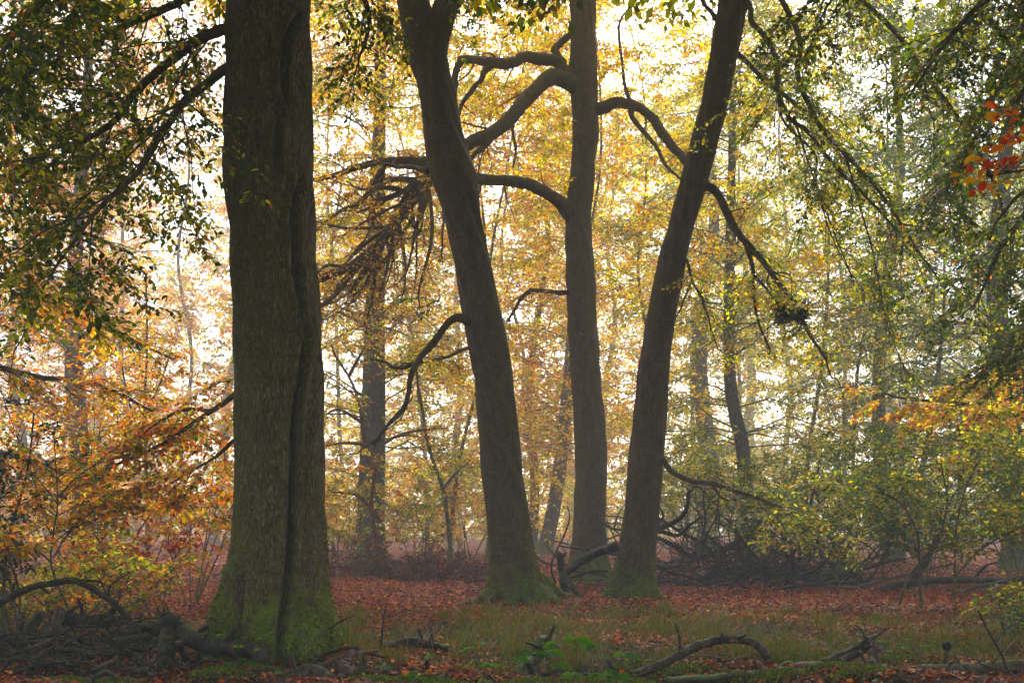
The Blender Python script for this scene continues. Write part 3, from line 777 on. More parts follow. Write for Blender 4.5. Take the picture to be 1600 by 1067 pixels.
add_limb(rootC, [(1180, 432, 20.9), (1200, 455, 20.7), (1222, 478, 20.6), (1240, 492, 20.5)], 2.6, 1.4)
add_limb(rootC, [(1055, 395, 21.9), (1072, 405, 21.7), (1082, 438, 21.5), (1098, 470, 21.4), (1110, 510, 21.2), (1122, 545, 21)], 2.6, 1, cC, 6, .9, 10, 7, **gy)
add_limb(rootC, [(1080, 440, 21.5), (1066, 475, 21.6), (1050, 510, 21.7)], 1.8, .8)
add_limb(rootC, [(1025, 705, 21.9), (1038, 722, 21.7), (1052, 738, 21.6), (1080, 750, 21.4), (1112, 755, 21.2), (1150, 768, 21), (1200, 785, 20.8), (1255, 816, 20.5), (1320, 850, 20.2)], 4.4, 1.6, cC, 16, 1.0, 12, 8, pal='greenmix', cpal=('yellowgreen', .3), t0=.4)
add_limb(rootC, [(1110, 756, 21.2), (1130, 778, 21), (1165, 778, 20.9), (1195, 772, 20.8)], 2.4, 1)
# long drooping boughs from high on its right side
for pts, a, b, n in [
    ([(1150, -20, 21.9), (1172, 10, 21.5), (1174, 35, 21.3), (1192, 58, 21.1), (1212, 92, 20.9), (1216, 140, 20.7), (1232, 182, 20.5), (1262, 205, 20.3), (1300, 255, 20), (1345, 300, 19.7), (1392, 350, 19.4), (1440, 400, 19.2)], 4.5, 1.4, 22),
    ([(1200, -60, 21.9), (1222, 5, 21.4), (1240, 42, 21.2), (1250, 75, 21), (1246, 110, 20.8), (1258, 150, 20.6), (1285, 200, 20.3), (1320, 240, 20), (1372, 300, 19.6), (1420, 370, 19.3), (1470, 440, 19)], 5, 1.4, 26),
    ([(1145, 80, 21.9), (1165, 95, 22.2), (1195, 125, 22.6), (1240, 160, 23), (1290, 205, 23.4), (1340, 262, 23.8), (1380, 330, 24), (1400, 400, 24.2)], 4, 1.3, 20),
    ([(1160, -90, 21.9), (1280, -50, 21.6), (1380, 30, 21.2), (1440, 110, 20.8), (1500, 190, 20.4), (1560, 300, 20), (1590, 420, 19.6)], 5, 1.4, 34),
    ([(1160, -150, 21.9), (1320, -160, 22.4), (1450, -80, 22.8), (1540, 20, 23.2), (1620, 130, 23.6)], 5, 1.5, 30)]:
    add_limb(rootC, pts, a, b, cC, int(n * .8), 2.1, 15, 7, pal='greenmix', cpal=('yellowgreen', .4), t0=.2, down=.15, droop=.28, size=.088, tl=.62)
add_limb(rootC, [(1240, 182, 20.5), (1275, 290, 20.4), (1300, 370, 20.4), (1335, 440, 20.4)], 1.6, .7, cC, 7, .8, 10, 6, **gy)
add_limb(rootC, [(1320, 240, 20), (1360, 380, 20), (1385, 500, 20), (1420, 590, 20)], 1.6, .7, cC, 10, .9, 10, 6, pal='greenmix')
add_limb(rootC, [(1215, 140, 20.7), (1225, 190, 20.7), (1272, 240, 20.7), (1280, 300, 20.7), (1345, 470, 20.7)], 2, .7, cC, 6, .8, 10, 6, **gy)
add_limb(rootC, [(1118, 30, 21.9), (1105, 12, 22), (1080, -20, 22.2), (1040, -50, 22.4)], 3.5, 2)
st = above(330, 1, 17, 14, 24, 18.5); nq = len(st)  # crown out of view above, filled out with boughs for shade below
bp = boughs(st, rng.normal(0, 1, (nq, 3)) * [1, 1, .2], rng.uniform(1.2, 2.4, nq), .05, .12); bough_wood(cC, bp, .02)
sprays(cC, bp, 14, 1.0, 8, .2, 'greenmix', wood=False)
cC.build('crown', [TWIG, LEAF], rootC)

# the nest on C's branch
mb = MB()
nc = P(1237, 486, 20.6)
for i in range(300):
    a = rng.uniform(0, 6.28); e = rng.uniform(-.9, .55); rr = .30 * rng.uniform(.55, 1)
    c = nc + [math.cos(a) * math.cos(e) * rr, math.sin(a) * math.cos(e) * rr, math.sin(e) * rr * .75]
    d = unit(np.array([-math.sin(a), math.cos(a), rng.normal(0, .45)]) + rng.normal(0, .35, 3)) * rng.uniform(.12, .28)
    thin_tubes(mb, np.array([[c - d, c + rng.normal(0, .015, 3), c + d]]), .009, .004, sides=4)
lp = nc + rng.normal(0, 1, (140, 3)) * [.15, .15, .11]
leaves(mb, lp, rng.normal(0, 1, (140, 3)), rng.normal(0, 1, (140, 3)), .08, pigment('brown', 140))
o = mb.build('twig_nest', [TWIG, LEAF_DULL], origin=nc)
tag(o, 'dark ball of twigs lodged in the branch of the right leaning beech', 'nest')

# ------------------------------------------------------------------ trees further back
def far_tree(label, px, Y, w, pal, cpal=None, lean=0.0, H=22.0, z0=3.0, nb=60, L=3.4, leaf=.16, k=16, m=8, path=None, group=None, flare=1.6, zs=None, bark=None, cat='tree', tl=1.1, base_r=None, keep=None, name='beech_tree', droop=.18, twr=.006):
    b = base_pt(px, Y)
    root = thing(name, b, label, cat, group)
    mb = MB()
    if path is None:
        n = 7
        zz = np.linspace(-.2, H, n)
        wob = .38 * np.sin(zz * rng.uniform(.25, .5) + rng.uniform(0, 6.28)) + rng.normal(0, .12, n); wob = wob - wob[0]; lean = lean + rng.normal(0, .035)
        pts = np.stack([b[0] + lean * zz + wob, Y + rng.normal(0, .15, n), b[2] + zz], 1)
    else:
        pts = np.array([P(x, y, Y) for x, y in path])
        pts[:, 1] += np.linspace(0, rng.uniform(-.6, .6), len(pts))
        if pts[0][2] > b[2] - .1: pts = np.concatenate([[[pts[0][0], Y, b[2] - .2]], pts]) 
        if pts[-1][2] < H:
            d = pts[-1] - pts[-2]; d = d / max(d[2], .1)
            ex = (H - pts[-1][2])
            pts = np.concatenate([pts, [pts[-1] + d * [.7, .7, 1] * ex * .5, pts[-1] + d * [.4, .4, 1] * ex]])
    tr = smooth_path(pts, 60)
    r0 = w / 2 / FPX * Y
    hz = np.clip((tr[:, 2] - b[2]), 0, None)
    rr = r0 * (1 - .75 * hz / max(hz.max(), 1)) * (1 + (flare - 1) * np.exp(-hz / .35)) 
    tube(mb, tr, rr, 14, 0, rough=.05)
    mb.build('trunk', bark or BARK_FAR, root)
    nb = int(nb * 1.45); k = int(k * 1.8); tl = tl * 1.25
    cb = MB()
    lo, hi = z0, H * .98
    z = lo + (hi - lo) * rng.uniform(0, 1, nb) ** .9
    cen = np.stack([np.interp(z, tr[:, 2], tr[:, k_]) for k_ in range(3)], 1)
    a = rng.uniform(0, 6.28, nb)
    d = np.stack([np.cos(a), np.sin(a), rng.uniform(-.25, .75, nb)], 1)
    Lb = L * 1.3 * rng.uniform(.55, 1.25, nb) * np.where(z > H * .7, .75, 1)
    bp = boughs(cen, d, Lb, .28, droop + .24, 6, wob=.10)
    if keep is not None:
        q = bp[:, 4]
        qx = 800 + FPX * q[:, 0] / q[:, 1]; qy = HOR - FPX * (q[:, 2] - CAMH) / q[:, 1]
        kp = np.array([rng.uniform() < keep(x_, y_) for x_, y_ in zip(qx, qy)])
        bp = bp[kp]
    thin_tubes(cb, bp, np.clip(r0 * .12, .012, .035), .006, sides=4)
    sprays(cb, bp, k, tl, m, leaf, pal, twr, t0=.25, cpal=cpal, taper=.2, droop=.2, jit=.5, flat=.28)
    cb.build('crown', [TWIG, LEAF], root)
    return root

# the open gaps where the bright fog shows: boughs keep out of them
GAPS = [(300, 300, 75, 120, .85), (545, 215, 60, 75, .85), (740, 70, 45, 55, .8), (1010, 60, 95, 90, .7), (1180, 250, 60, 50, .4), (1250, 420, 50, 60, .5), (820, 520, 40, 60, .4), (1335, 130, 70, 45, .5), (560, 600, 60, 60, .6), (1180, 610, 90, 60, .6),
        (1500, 180, 40, 40, .4), (690, 650, 40, 60, .5), (960, 570, 40, 60, .6), (1550, 420, 40, 60, .5), (930, 420, 60, 60, .3), (240, 560, 90, 40, .4), (330, 660, 30, 30, .6)]
def keep(x, y):
    p = 1.0
    for gx, gy, rx, ry, s in GAPS:
        d = ((x - gx) / rx) ** 2 + ((y - gy) / ry) ** 2
        p *= 1 - s * math.exp(-d * d * .7)
    return p

far_tree('stout beech with a flared foot behind the heap of dry russet bracken', 580, 39.5, 47, 'gold', ('yellowgreen', .35), path=[(578, 886), (580, 800), (582, 700), (584, 600), (587, 400), (592, 200), (596, 0)], H=21, z0=3, nb=75, L=4, leaf=.13, k=22, keep=keep, flare=2.0)
far_tree('slim crooked beech with a kinked trunk rising out of the brushwood pile', 1168, 40, 25, 'yellowgreen', ('yellow', .4), path=[(1170, 884), (1168, 800), (1164, 740), (1160, 690), (1150, 650), (1142, 590), (1140, 500), (1142, 400), (1146, 200), (1150, 0)], H=21, z0=4, nb=75, L=4, leaf=.13, k=22, keep=keep)
FB = 'misty beeches standing far back in the wood'
far_tree('dark upright trunk beside a leaning pale stem, behind the long fallen log', 1397, 46, 25, 'greenmix', ('yellowgreen', .4), H=24, z0=3, nb=80, L=4.2, leaf=.15, k=20, keep=keep)
far_tree('pale bleached stem leaning right beside a dark upright trunk', 1412, 44, 12, 'yellowgreen', None, path=[(1405, 880), (1420, 820), (1436, 755), (1450, 690), (1462, 620)], H=12, z0=5, nb=14, L=2, leaf=.13, bark=DEAD_GREY)
far_tree('thick dark trunk low among green shrubs by the right end of the fallen logs', 1585, 37, 46, 'greenmix', ('darkgreen', .4), H=20, z0=4, nb=75, L=4, leaf=.13, k=20, keep=keep)
far_tree('grey misty trunk beyond the holly, left of the great mossy beech', 132, 40, 36, 'orange', ('orangegreen', .3), H=21, z0=2.6, nb=75, L=4, leaf=.13, k=20, keep=keep)
far_tree('misty trunk leaning right in the gap between forked and upright beeches', 850, 58, 24, 'gold', ('orange', .4), path=[(850, 866), (862, 810), (874, 740), (884, 640), (895, 500)], H=24, z0=3.5, nb=70, L=4.2, leaf=.17, keep=keep)
far_tree('thin straight misty trunk just right of the forked beech', 832, 62, 16, 'orange', ('gold', .5), H=25, z0=4, nb=70, L=4, leaf=.18, keep=keep)
far_tree('wide pale trunk almost lost in mist right of the smooth leaning beech', 1103, 66, 34, 'yellowgreen', ('greenmix', .4), H=28, z0=3, nb=80, L=5, leaf=.18, keep=keep)
BG = [  # px, Y, width, palette, other palette, lean
    (485, 48, 8, 'gold', ('orange', .4), .05), (550, 55, 9, 'gold', ('yellow', .3), -.05), (700, 43, 8, 'gold', ('orange', .35), .07), (835, 50, 9, 'gold', ('yellow', .4), -.04), (925, 46, 9, 'gold', ('yellow', .5), .02), (1070, 52, 9, 'yellow', ('gold', .5), .05), (1150, 56, 9, 'yellow', ('yellowgreen', .4), -.04), (1330, 47, 8, 'yellowgreen', ('yellow', .4), .05), (300, 50, 9, 'orange', ('gold', .4), -.04), (100, 54, 9, 'orange', ('orangegreen', .3), .04),
    (760, 46, 9, 'gold', ('yellow', .4), .08), (1010, 48, 9, 'yellow', ('gold', .4), -.06), (1262, 46, 9, 'yellowgreen', ('yellow', .5), .06), (668, 52, 9, 'gold', ('orange', .3), -.08), (415, 52, 14, 'orange', ('gold', .4), .04),
    (20, 50, 22, 'orange', ('orangegreen', .3), .01), (332, 62, 20, 'orangegreen', ('orange', .4), .12), (215, 60, 14, 'orange', ('gold', .4), -.02), (715, 60, 16, 'yellowgreen', ('gold', .5), -.03),
    (945, 66, 14, 'yellow', ('gold', .4), .02), (1235, 64, 14, 'yellow', ('yellowgreen', .5), 0), (1330, 56, 10, 'yellowgreen', ('yellow', .4), -.06), (1500, 54, 16, 'greenmix', ('yellowgreen', .5), .04), (1545, 68, 22, 'greenmix', ('yellowgreen', .3), 0),
    (-90, 44, 30, 'orange', ('orangegreen', .5), 0), (1720, 46, 30, 'greenmix', ('yellowgreen', .4), 0), (590, 82, 22, 'gold', ('yellowgreen', .4), 0), (890, 92, 26, 'gold', None, 0), (1180, 90, 26, 'yellowgreen', None, 0), (160, 84, 24, 'orange', ('orangegreen', .4), 0), (1400, 88, 24, 'yellowgreen', ('greenmix', .4), 0)]
for i, (px, Y, w, pal, cp, ln) in enumerate(BG):
    far_tree('slender beech trunk fading into the bright mist among its own autumn leaves', px, Y if Y < 49 else Y * 1.62, w * .8, pal, cp, ln, H=24 if Y < 49 else min(42, Y * .76 + 3), z0=2.2, nb=44 if Y < 49 else 66, L=4.4 if Y < 49 else 6.2, leaf=.10 + Y * (.0013 if Y < 49 else .0026), k=15, m=7, group=FB, keep=keep)

# trees that stand just outside the view and reach into it
def side_tree(label, px, Y, w, boughs_px, pal, cpal, size, k=16, m=8, tl=.5, nb=16, H=15, detail=False, L=1.2):
    b = base_pt(px, Y)
    root = thing('beech_tree', b, label, 'tree')
    mb = MB()
    tr = smooth_path([b + [0, 0, -.2], b + [.1, .1, 4], b + [-.05, .2, 9], b + [0, 0, H]], 50)
    hz = tr[:, 2]; r0 = w / 2 / FPX * Y
    tube(mb, tr, r0 * (1 - .6 * np.clip(hz, 0, None) / H) * (1 + .8 * np.exp(-np.clip(hz, 0, None) / .4)), 24, 0, rough=.04)
    mb.build('trunk', BARK, root)
    cb = MB()
    for pts, a, c in boughs_px:
        add_limb(root, pts, a, c, cb, nb, L, k, m, pal, cpal, size, t0=.2, tl=tl, down=.15)
    cb.build('crown', [TWIG, LEAF], root)
    return root
side_tree('beech whose deep green sprays hang over the upper right corner of the wood', 1760, 17, 90,
    [([(1760, -100, 17), (1640, -60, 16.6), (1540, 0, 16.2), (1470, 80, 16), (1420, 150, 15.8)], 7, 2), ([(1760, 20, 17), (1660, 60, 17.2), (1580, 120, 17.4), (1520, 200, 17.6), (1480, 300, 17.8)], 6, 2),
     ([(1760, 200, 17), (1680, 240, 17.6), (1610, 320, 18), (1560, 400, 18.5), (1520, 480, 19)], 6, 2), ([(1760, -200, 17), (1600, -200, 16), (1450, -130, 15.4), (1340, -60, 15), (1290, 10, 14.8)], 8, 2),
     ([(1760, 330, 17), (1690, 400, 17), (1630, 480, 17), (1570, 560, 17)], 5, 2), ([(1760, -120, 17), (1700, -40, 16), (1640, 60, 15.5), (1590, 160, 15)], 5, 2)],
    'greenmix', ('darkgreen', .4), .085, k=18, m=8, nb=20, L=1.9, tl=.6)
side_tree('beech whose golden orange sprays reach in above the green shrubs', 1790, 24, 80,
    [([(1790, 560, 24), (1700, 570, 23.5), (1640, 585, 23), (1600, 615, 22.6), (1540, 628, 22.3), (1480, 630, 22), (1420, 625, 21.8), (1370, 610, 21.6)], 5, 1.4), ([(1790, 540, 24), (1700, 560, 24), (1620, 600, 24), (1560, 650, 24), (1500, 700, 24)], 5, 1.4),
     ([(1790, 480, 24), (1680, 520, 24.5), (1590, 575, 25), (1500, 600, 25.4), (1430, 650, 25.8)], 5, 1.4)],
    'orange', ('gold', .6), .10, k=16, m=8, nb=26)
side_tree('beech whose orange sprays slope down into view left of the mossy trunk', -130, 17, 90,
    [([(-130, 520, 17), (-40, 560, 17.4), (60, 590, 17.8), (150, 600, 18.2), (240, 640, 18.6)], 6, 2), ([(-130, 380, 17), (-20, 420, 18), (80, 470, 19), (180, 520, 20), (270, 560, 21)], 6, 2),
     ([(-130, 640, 17), (-40, 690, 17), (40, 720, 17), (120, 740, 17)], 5, 2)],
    'orange', ('orangegreen', .35), .088, k=15, m=7, nb=14)
# orange bough of the big beech's far side, dropping behind the trunk to the left
near_b = base_pt(1900, 6.4)
root = thing('beech_tree', near_b, 'beech whose vivid orange red leaves hang close by the right edge', 'tree')
mb = MB(); tr = smooth_path([near_b + [0, 0, -.2], near_b + [0, 0, 3], near_b + [.1, 0, 9]], 40)
tube(mb, tr, [.34, .25, .22, .16], 22, 0, rough=.03); mb.build('trunk', BARK, root)
bm_ = MB(); pth1 = px_limb(bm_, [(1880, 40, 6.4), (1760, 120, 6.1), (1680, 200, 5.9), (1620, 260, 5.8), (1545, 277, 5.7)], 6, 1.2); bm_.build('branch', BARK, root)
bm_ = MB(); pth2 = px_limb(bm_, [(1760, 120, 6.1), (1700, 150, 5.9), (1640, 185, 5.8), (1580, 178, 5.7)], 5, 1); bm_.build('branch', BARK, root)
bm_ = MB(); px_limb(bm_, [(1700, 250, 9.0), (1620, 288, 8.8), (1580, 318, 8.7), (1558, 345, 8.7), (1546, 374, 8.6)], 4, 1.6); px_limb(bm_, [(1880, 60, 6.4), (1800, 180, 7.6), (1700, 250, 9.0)], 6, 3); bm_.build('branch', BARK, root)
cb = MB()
lp = []; la = []
for c, n, sx, sy in [((1555, 265), 26, 40, 22), ((1590, 225), 30, 28, 34), ((1640, 200), 26, 40, 50), ((1572, 178), 10, 22, 12), ((1535, 285), 9, 20, 22), ((1480, 290), 0, 1, 1)]:
    for _ in range(n):
        lp.append(P(c[0] + rng.normal(0, sx * .6), c[1] + rng.normal(0, sy * .7), rng.uniform(5.5, 6.0))); la.append([rng.normal(-.6, .6), rng.normal(0, .5), rng.normal(-.35, .3)])
lp = np.array(lp); la = np.array(la)
# each leaf on a short stalk from the nearest point of a branch
allp = np.concatenate([pth1, pth2]); near = allp[np.argmin(np.linalg.norm(lp[:, None] - allp[None], axis=2), axis=1)]
thin_tubes(cb, np.stack([near, (near + lp) / 2 + [0, 0, .01], lp], 1), .0022, .0012)
pc = np.array([(0.60, 0.19, 0.008), (0.60, 0.12, 0.010), (0.48, 0.045, 0.012), (0.60, 0.30, 0.012)])[rng.integers(0, 4, len(lp))]
leaves(cb, lp, la, np.array([0, -.25, 1.0]) + rng.normal(0, .45, lp.shape), rng.uniform(.055, .078, len(lp)), pc, detail=True)
cb.build('crown', [TWIG, LEAF], root)

# ------------------------------------------------------------------ shrubs and saplings
def shrub(name, label, cat, px, Y, H, W, pal, cpal=None, stems=5, nb=26, L=1.0, k=12, m=7, leaf=.085, lm=None, z0=.25, group=None, bark=None, detail=False, tl=.42, stem_r=.02, stem_paths=None, bases=None, depth=1.0, jit=.5, droop=.15):
    b = base_pt(px, Y)
    root = thing(name, b, label, cat, group)
    sb = MB(); paths = []
    if stem_paths is None:
        for i in range(stems):
            a = rng.uniform(0, 6.28); o = rng.uniform(0, .25)
            e = np.array([rng.uniform(-.5, .5) * W, rng.uniform(-.4, .4) * W * depth, H * rng.uniform(.65, 1)])
            p0 = b + [math.cos(a) * o, math.sin(a) * o, -.1]
            paths.append(smooth_path([p0, p0 + e * [.3, .3, .4] + rng.normal(0, .08, 3), p0 + e * [.7, .7, .75] + rng.normal(0, .1, 3), p0 + e], 24))
    else:
        for pts in stem_paths:
            paths.append(smooth_path([P(*q) for q in pts], max(24, len(pts) * 6)))
    for i, p in enumerate(paths):
        tube(sb, p, [stem_r * (1 if i == 0 else .7), stem_r * .35], 7, rough=.06)
    sb.build('stem', bark or BARK_FAR, root)
    cb = MB()
    for p in paths:
        bp = limb_boughs(p, max(3, nb // len(paths)), L, t0=z0, rise=.12, droop=droop, spread=1.2)
        bough_wood(cb, bp, .008)
        sprays(cb, bp, k, tl, m, leaf, pal, .003, cpal=cpal, detail=detail, jit=jit, droop=.1)
    cb.build('crown', [TWIG, lm or LEAF], root)
    return root

# holly at the left
shrub('holly_bush', 'dark glossy holly bush with stiff sprays at the left edge', 'bush', 5, 14.2, 3.2, 2.6, 'holly', None, stems=8, nb=84, L=1.0, k=12, m=9, leaf=.06, lm=LEAF_HOLLY, tl=.3, stem_r=.03)
shrub('beech_sapling', 'dark forked sapling with yellow and orange leaves rising from the deadwood', 'sapling', 108, 13.2, 2, 2, 'orangegreen', ('orange', .4), leaf=.075, nb=44, L=.8, k=10, m=6, stem_r=.016, detail=True,
      stem_paths=[[(112, 1000, 13.2), (108, 955, 13.2), (92, 918, 13.1), (80, 880, 13.1), (82, 840, 13.2), (90, 790, 13.3), (88, 740, 13.4), (84, 680, 13.5)], [(82, 880, 13.1), (60, 862, 13), (30, 850, 12.8), (0, 835, 12.6)], [(84, 870, 13.1), (110, 830, 13.4), (150, 810, 13.7), (200, 790, 14)], [(88, 780, 13.3), (120, 745, 13.6), (160, 720, 14), (210, 690, 14.5)]])
L_ = 'understorey beech saplings in autumn leaf left of the mossy trunk'
shrub('beech_sapling', 'low sapling blazing red and pink beyond the sapling with the forked stem', 'sapling', 235, 19, 2.4, 2.6, 'red', ('orange', .5), stems=5, nb=42, L=.9, leaf=.085, z0=.4)
shrub('beech_sapling', 'orange sapling filling the space close against the mossy trunk', 'sapling', 305, 22, 4.2, 3.6, 'orange', ('gold', .35), stems=6, nb=38, L=1.3, leaf=.09, z0=.25)
shrub('beech_sapling', 'amber and green sapling with brown stems behind the holly', 'sapling', 120, 20, 4.4, 4, 'orangegreen', ('orange', .5), stems=7, nb=60, L=1.4, leaf=.09, z0=.1)
shrub('beech_sapling', 'yellow green low sapling under the holly', 'sapling', 45, 15.5, 1.3, 2.4, 'yellowgreen', ('orangegreen', .5), stems=6, nb=50, L=.8, leaf=.08, z0=.1)
shrub('beech_sapling', 'olive and yellow low sapling spreading over the red leaf litter', 'sapling', 175, 17.5, 1.3, 2.8, 'yellowgreen', ('orangegreen', .5), stems=6, nb=54, L=.9, leaf=.08, z0=.1)
# reddish sapling with bent stem
shrub('beech_sapling', 'bent reddish sapling whose stem splits in a Y before the stout flared trunk', 'sapling', 590, 30, 5, 3, 'yellow', ('orangegreen', .5), leaf=.09, nb=40, L=1.1, bark=BARK_RED, stem_r=.075, k=11, m=6, z0=.3,
      stem_paths=[[(596, 910, 30), (590, 860, 30), (583, 815, 30), (580, 780, 30), (584, 740, 30), (572, 705, 30), (564, 650, 30), (555, 610, 30), (540, 580, 30), (526, 560, 29.8), (518, 540, 29.6)],
                  [(583, 742, 30), (592, 718, 30.2), (602, 692, 30.4), (640, 675, 30.8), (700, 668, 31.4)], [(572, 695, 30), (540, 692, 29.6), (505, 697, 29.2)], [(566, 660, 30), (530, 640, 29.6), (505, 650, 29.2)], [(545, 588, 30), (560, 560, 30.3), (580, 525, 30.6)], [(596, 815, 30), (560, 775, 29.5), (510, 768, 29)]])
shrub('beech_sapling', 'thin wavy sapling stem with scattered leaves left of the forked beech', 'sapling', 703, 33, 6, 2, 'yellowgreen', ('orange', .3), leaf=.09, nb=26, L=1.2, stem_r=.075, k=11, m=6, z0=.1,
      stem_paths=[[(703, 900, 33), (704, 860, 33), (699, 810, 33), (694, 770, 33), (680, 730, 33), (668, 690, 33), (660, 640, 33), (652, 590, 33), (650, 540, 33)], [(690, 765, 33), (712, 740, 33.4), (735, 720, 33.8)]])
shrub('beech_sapling', 'upright slim misty sapling between holly and mossy trunk', 'sapling', 232, 32, 9, 1.5, 'orange', ('gold', .4), leaf=.10, nb=34, L=1.6, stem_r=.06, z0=.25,
      stem_paths=[[(232, 900, 32), (230, 800, 32), (226, 640, 32), (230, 540, 32), (228, 430, 32)], [(228, 640, 32), (250, 600, 32.5), (268, 545, 33)], [(230, 700, 32), (205, 640, 31.5), (190, 570, 31)]])
# right-hand green understorey
shrub('beech_sapling', 'broad green sapling with layered sprays over the long fallen logs', 'sapling', 1480, 19.5, 3.2, 5.2, 'greenmix', ('yellowgreen', .3), stems=7, nb=92, L=1.8, leaf=.085, z0=.3, k=14,
      stem_paths=[[(1440, 950, 19.5), (1436, 880, 19.5), (1432, 830, 19.6), (1400, 780, 19.8), (1330, 760, 20)], [(1493, 950, 19.5), (1492, 880, 19.5), (1495, 820, 19.4), (1510, 760, 19.2), (1540, 700, 19)], [(1405, 945, 19.5), (1420, 900, 19.5), (1460, 850, 19.6), (1480, 790, 19.8), (1470, 720, 20)], [(1380, 905, 19.5), (1375, 870, 19.5), (1330, 835, 19.7), (1280, 815, 20)], [(1493, 900, 19.5), (1530, 860, 19.3), (1580, 830, 19), (1640, 800, 18.8)]], stem_r=.03)
shrub('beech_sapling', 'tall green sapling at the right edge with yellowing tips', 'sapling', 1640, 20.5, 4.4, 4.2, 'greenmix', ('yellow', .25), stems=7, nb=90, L=1.5, leaf=.085, z0=.2)
shrub('beech_sapling', 'green sapling with bare lower stems behind the brushwood pile', 'sapling', 1300, 33, 4.6, 6, 'greenmix', ('yellowgreen', .4), stems=7, nb=90, L=1.8, leaf=.10, z0=.3)
shrub('beech_sapling', 'yellow green sapling just right of the smooth leaning trunk', 'sapling', 1080, 36, 5, 6, 'yellowgreen', ('greenmix', .4), stems=6, nb=76, L=1.8, leaf=.11, z0=.3)
shrub('beech_sapling', 'yellow green sapling whose leaves cover the flared trunk by the bracken heap', 'sapling', 540, 34, 3.2, 3.2, 'yellowgreen', ('orangegreen', .4), stems=6, nb=52, L=1.4, leaf=.10, z0=.2)
shrub('beech_sapling', 'ochre sapling with dull leaves between the wavy stem and the forked beech', 'sapling', 660, 38, 4, 4.4, 'yellowgreen', ('orangegreen', .5), stems=6, nb=70, L=1.6, leaf=.11, z0=.2)
shrub('beech_sapling', 'small low sapling in fresh yellow green at the far right of the grass', 'sapling', 1600, 14.2, .75, 1.0, 'yellowgreen', ('fresh', .3), stems=5, nb=22, L=.45, leaf=.065, z0=.2, k=7, m=5)
shrub('beech_sapling', 'deep green sapling in level tiers behind the long dark fallen trunk', 'sapling', 1450, 27, 4.2, 6.5, 'greenmix', ('darkgreen', .5), stems=8, nb=110, L=1.9, leaf=.095, z0=.15, k=15, tl=.55)
shrub('beech_sapling', 'bushy dark green sapling over the thick low trunk at the right edge', 'sapling', 1590, 29, 4.6, 6, 'greenmix', ('darkgreen', .5), stems=8, nb=110, L=1.9, leaf=.095, z0=.15, k=15, tl=.55)
shrub('beech_sapling', 'grey green sapling hanging its sprays over the right end of the brushwood', 'sapling', 1290, 25.5, 3.0, 4, 'greenmix', ('darkgreen', .3), stems=6, nb=64, L=1.5, leaf=.09, z0=.45, k=14, tl=.5)
# the understorey further off, each bush its own
UG = 'misty bushes closing the view under the trees'
for i in range(46):
    Y = rng.uniform(46, 92); px = -140 + (i + rng.uniform(0, 1)) / 46 * 1880
    pal, cp = (('orangegreen', ('orange', .4)) if px < 480 else ('yellowgreen', ('gold', .5)) if px < 800 else ('gold', ('yellowgreen', .5)) if px < 960 else ('yellowgreen', ('greenmix', .5)) if px < 1200 else ('greenmix', ('yellowgreen', .4)))
    shrub('bush', 'hazy bush with autumn leaves far back under the trees', 'bush', px, Y, rng.uniform(3, 6.5), rng.uniform(5, 8), pal, cp, stems=5, nb=40, L=2.4, k=9, m=6, leaf=.11 + .0012 * Y, tl=.9, z0=.12, group=UG, stem_r=.04)

# far-off wood closing the horizon: one mass of leaf
mb = MB()
n = 5200
st = np.stack([rng.uniform(-95, 95, n), rng.uniform(120, 165, n), rng.uniform(0, 1, n) ** 1.15 * 50 + .5], 1)
ridge = 44 + 6 * np.sin(st[:, 0] * .11) + 4 * np.sin(st[:, 0] * .31 + 1)          # uneven tops
st = st[st[:, 2] < ridge]; n = len(st)
bp = boughs(st, rng.normal(0, 1, (n, 3)) * [1, 1, .15], rng.uniform(2, 4.5, n), .05, .2)
sprays(mb, bp, 6, 2.0, 6, .62, 'gold', wood=False, cpal=('yellowgreen', .45))
tag(mb.build('far_woodland', [TWIG, LEAF]), 'pale leafy mass of the far wood dissolving in mist', kind='stuff')

# heap of dry russet bracken
def bracken():
    b = base_pt(650, 30.5)
    root = thing('bracken_heap', b, 'low heap of dry russet bracken at the foot of the stout flared trunk', 'bracken')
    cb = MB()
    n = 150
    st = b + np.stack([rng.uniform(-2.5, 2.1, n), rng.uniform(-1.2, 1.2, n), rng.uniform(0, .25, n)], 1)
    h = .75 * np.exp(-((st[:, 0] - b[0] + .3) / 2.2) ** 2)
    d = np.stack([rng.normal(0, .8, n), rng.normal(0, .5, n), rng.uniform(.2, .9, n)], 1)
    bp = boughs(st, d, rng.uniform(.5, 1.1, n) * (h + .35) * 1.3, .2, .35)
    bough_wood(cb, bp, .008)
    sprays(cb, bp, 12, .28, 7, .07, 'brown', .003, jit=1.0)
    cb.build('fronds', [TWIG, LEAF_DULL], root)
bracken()

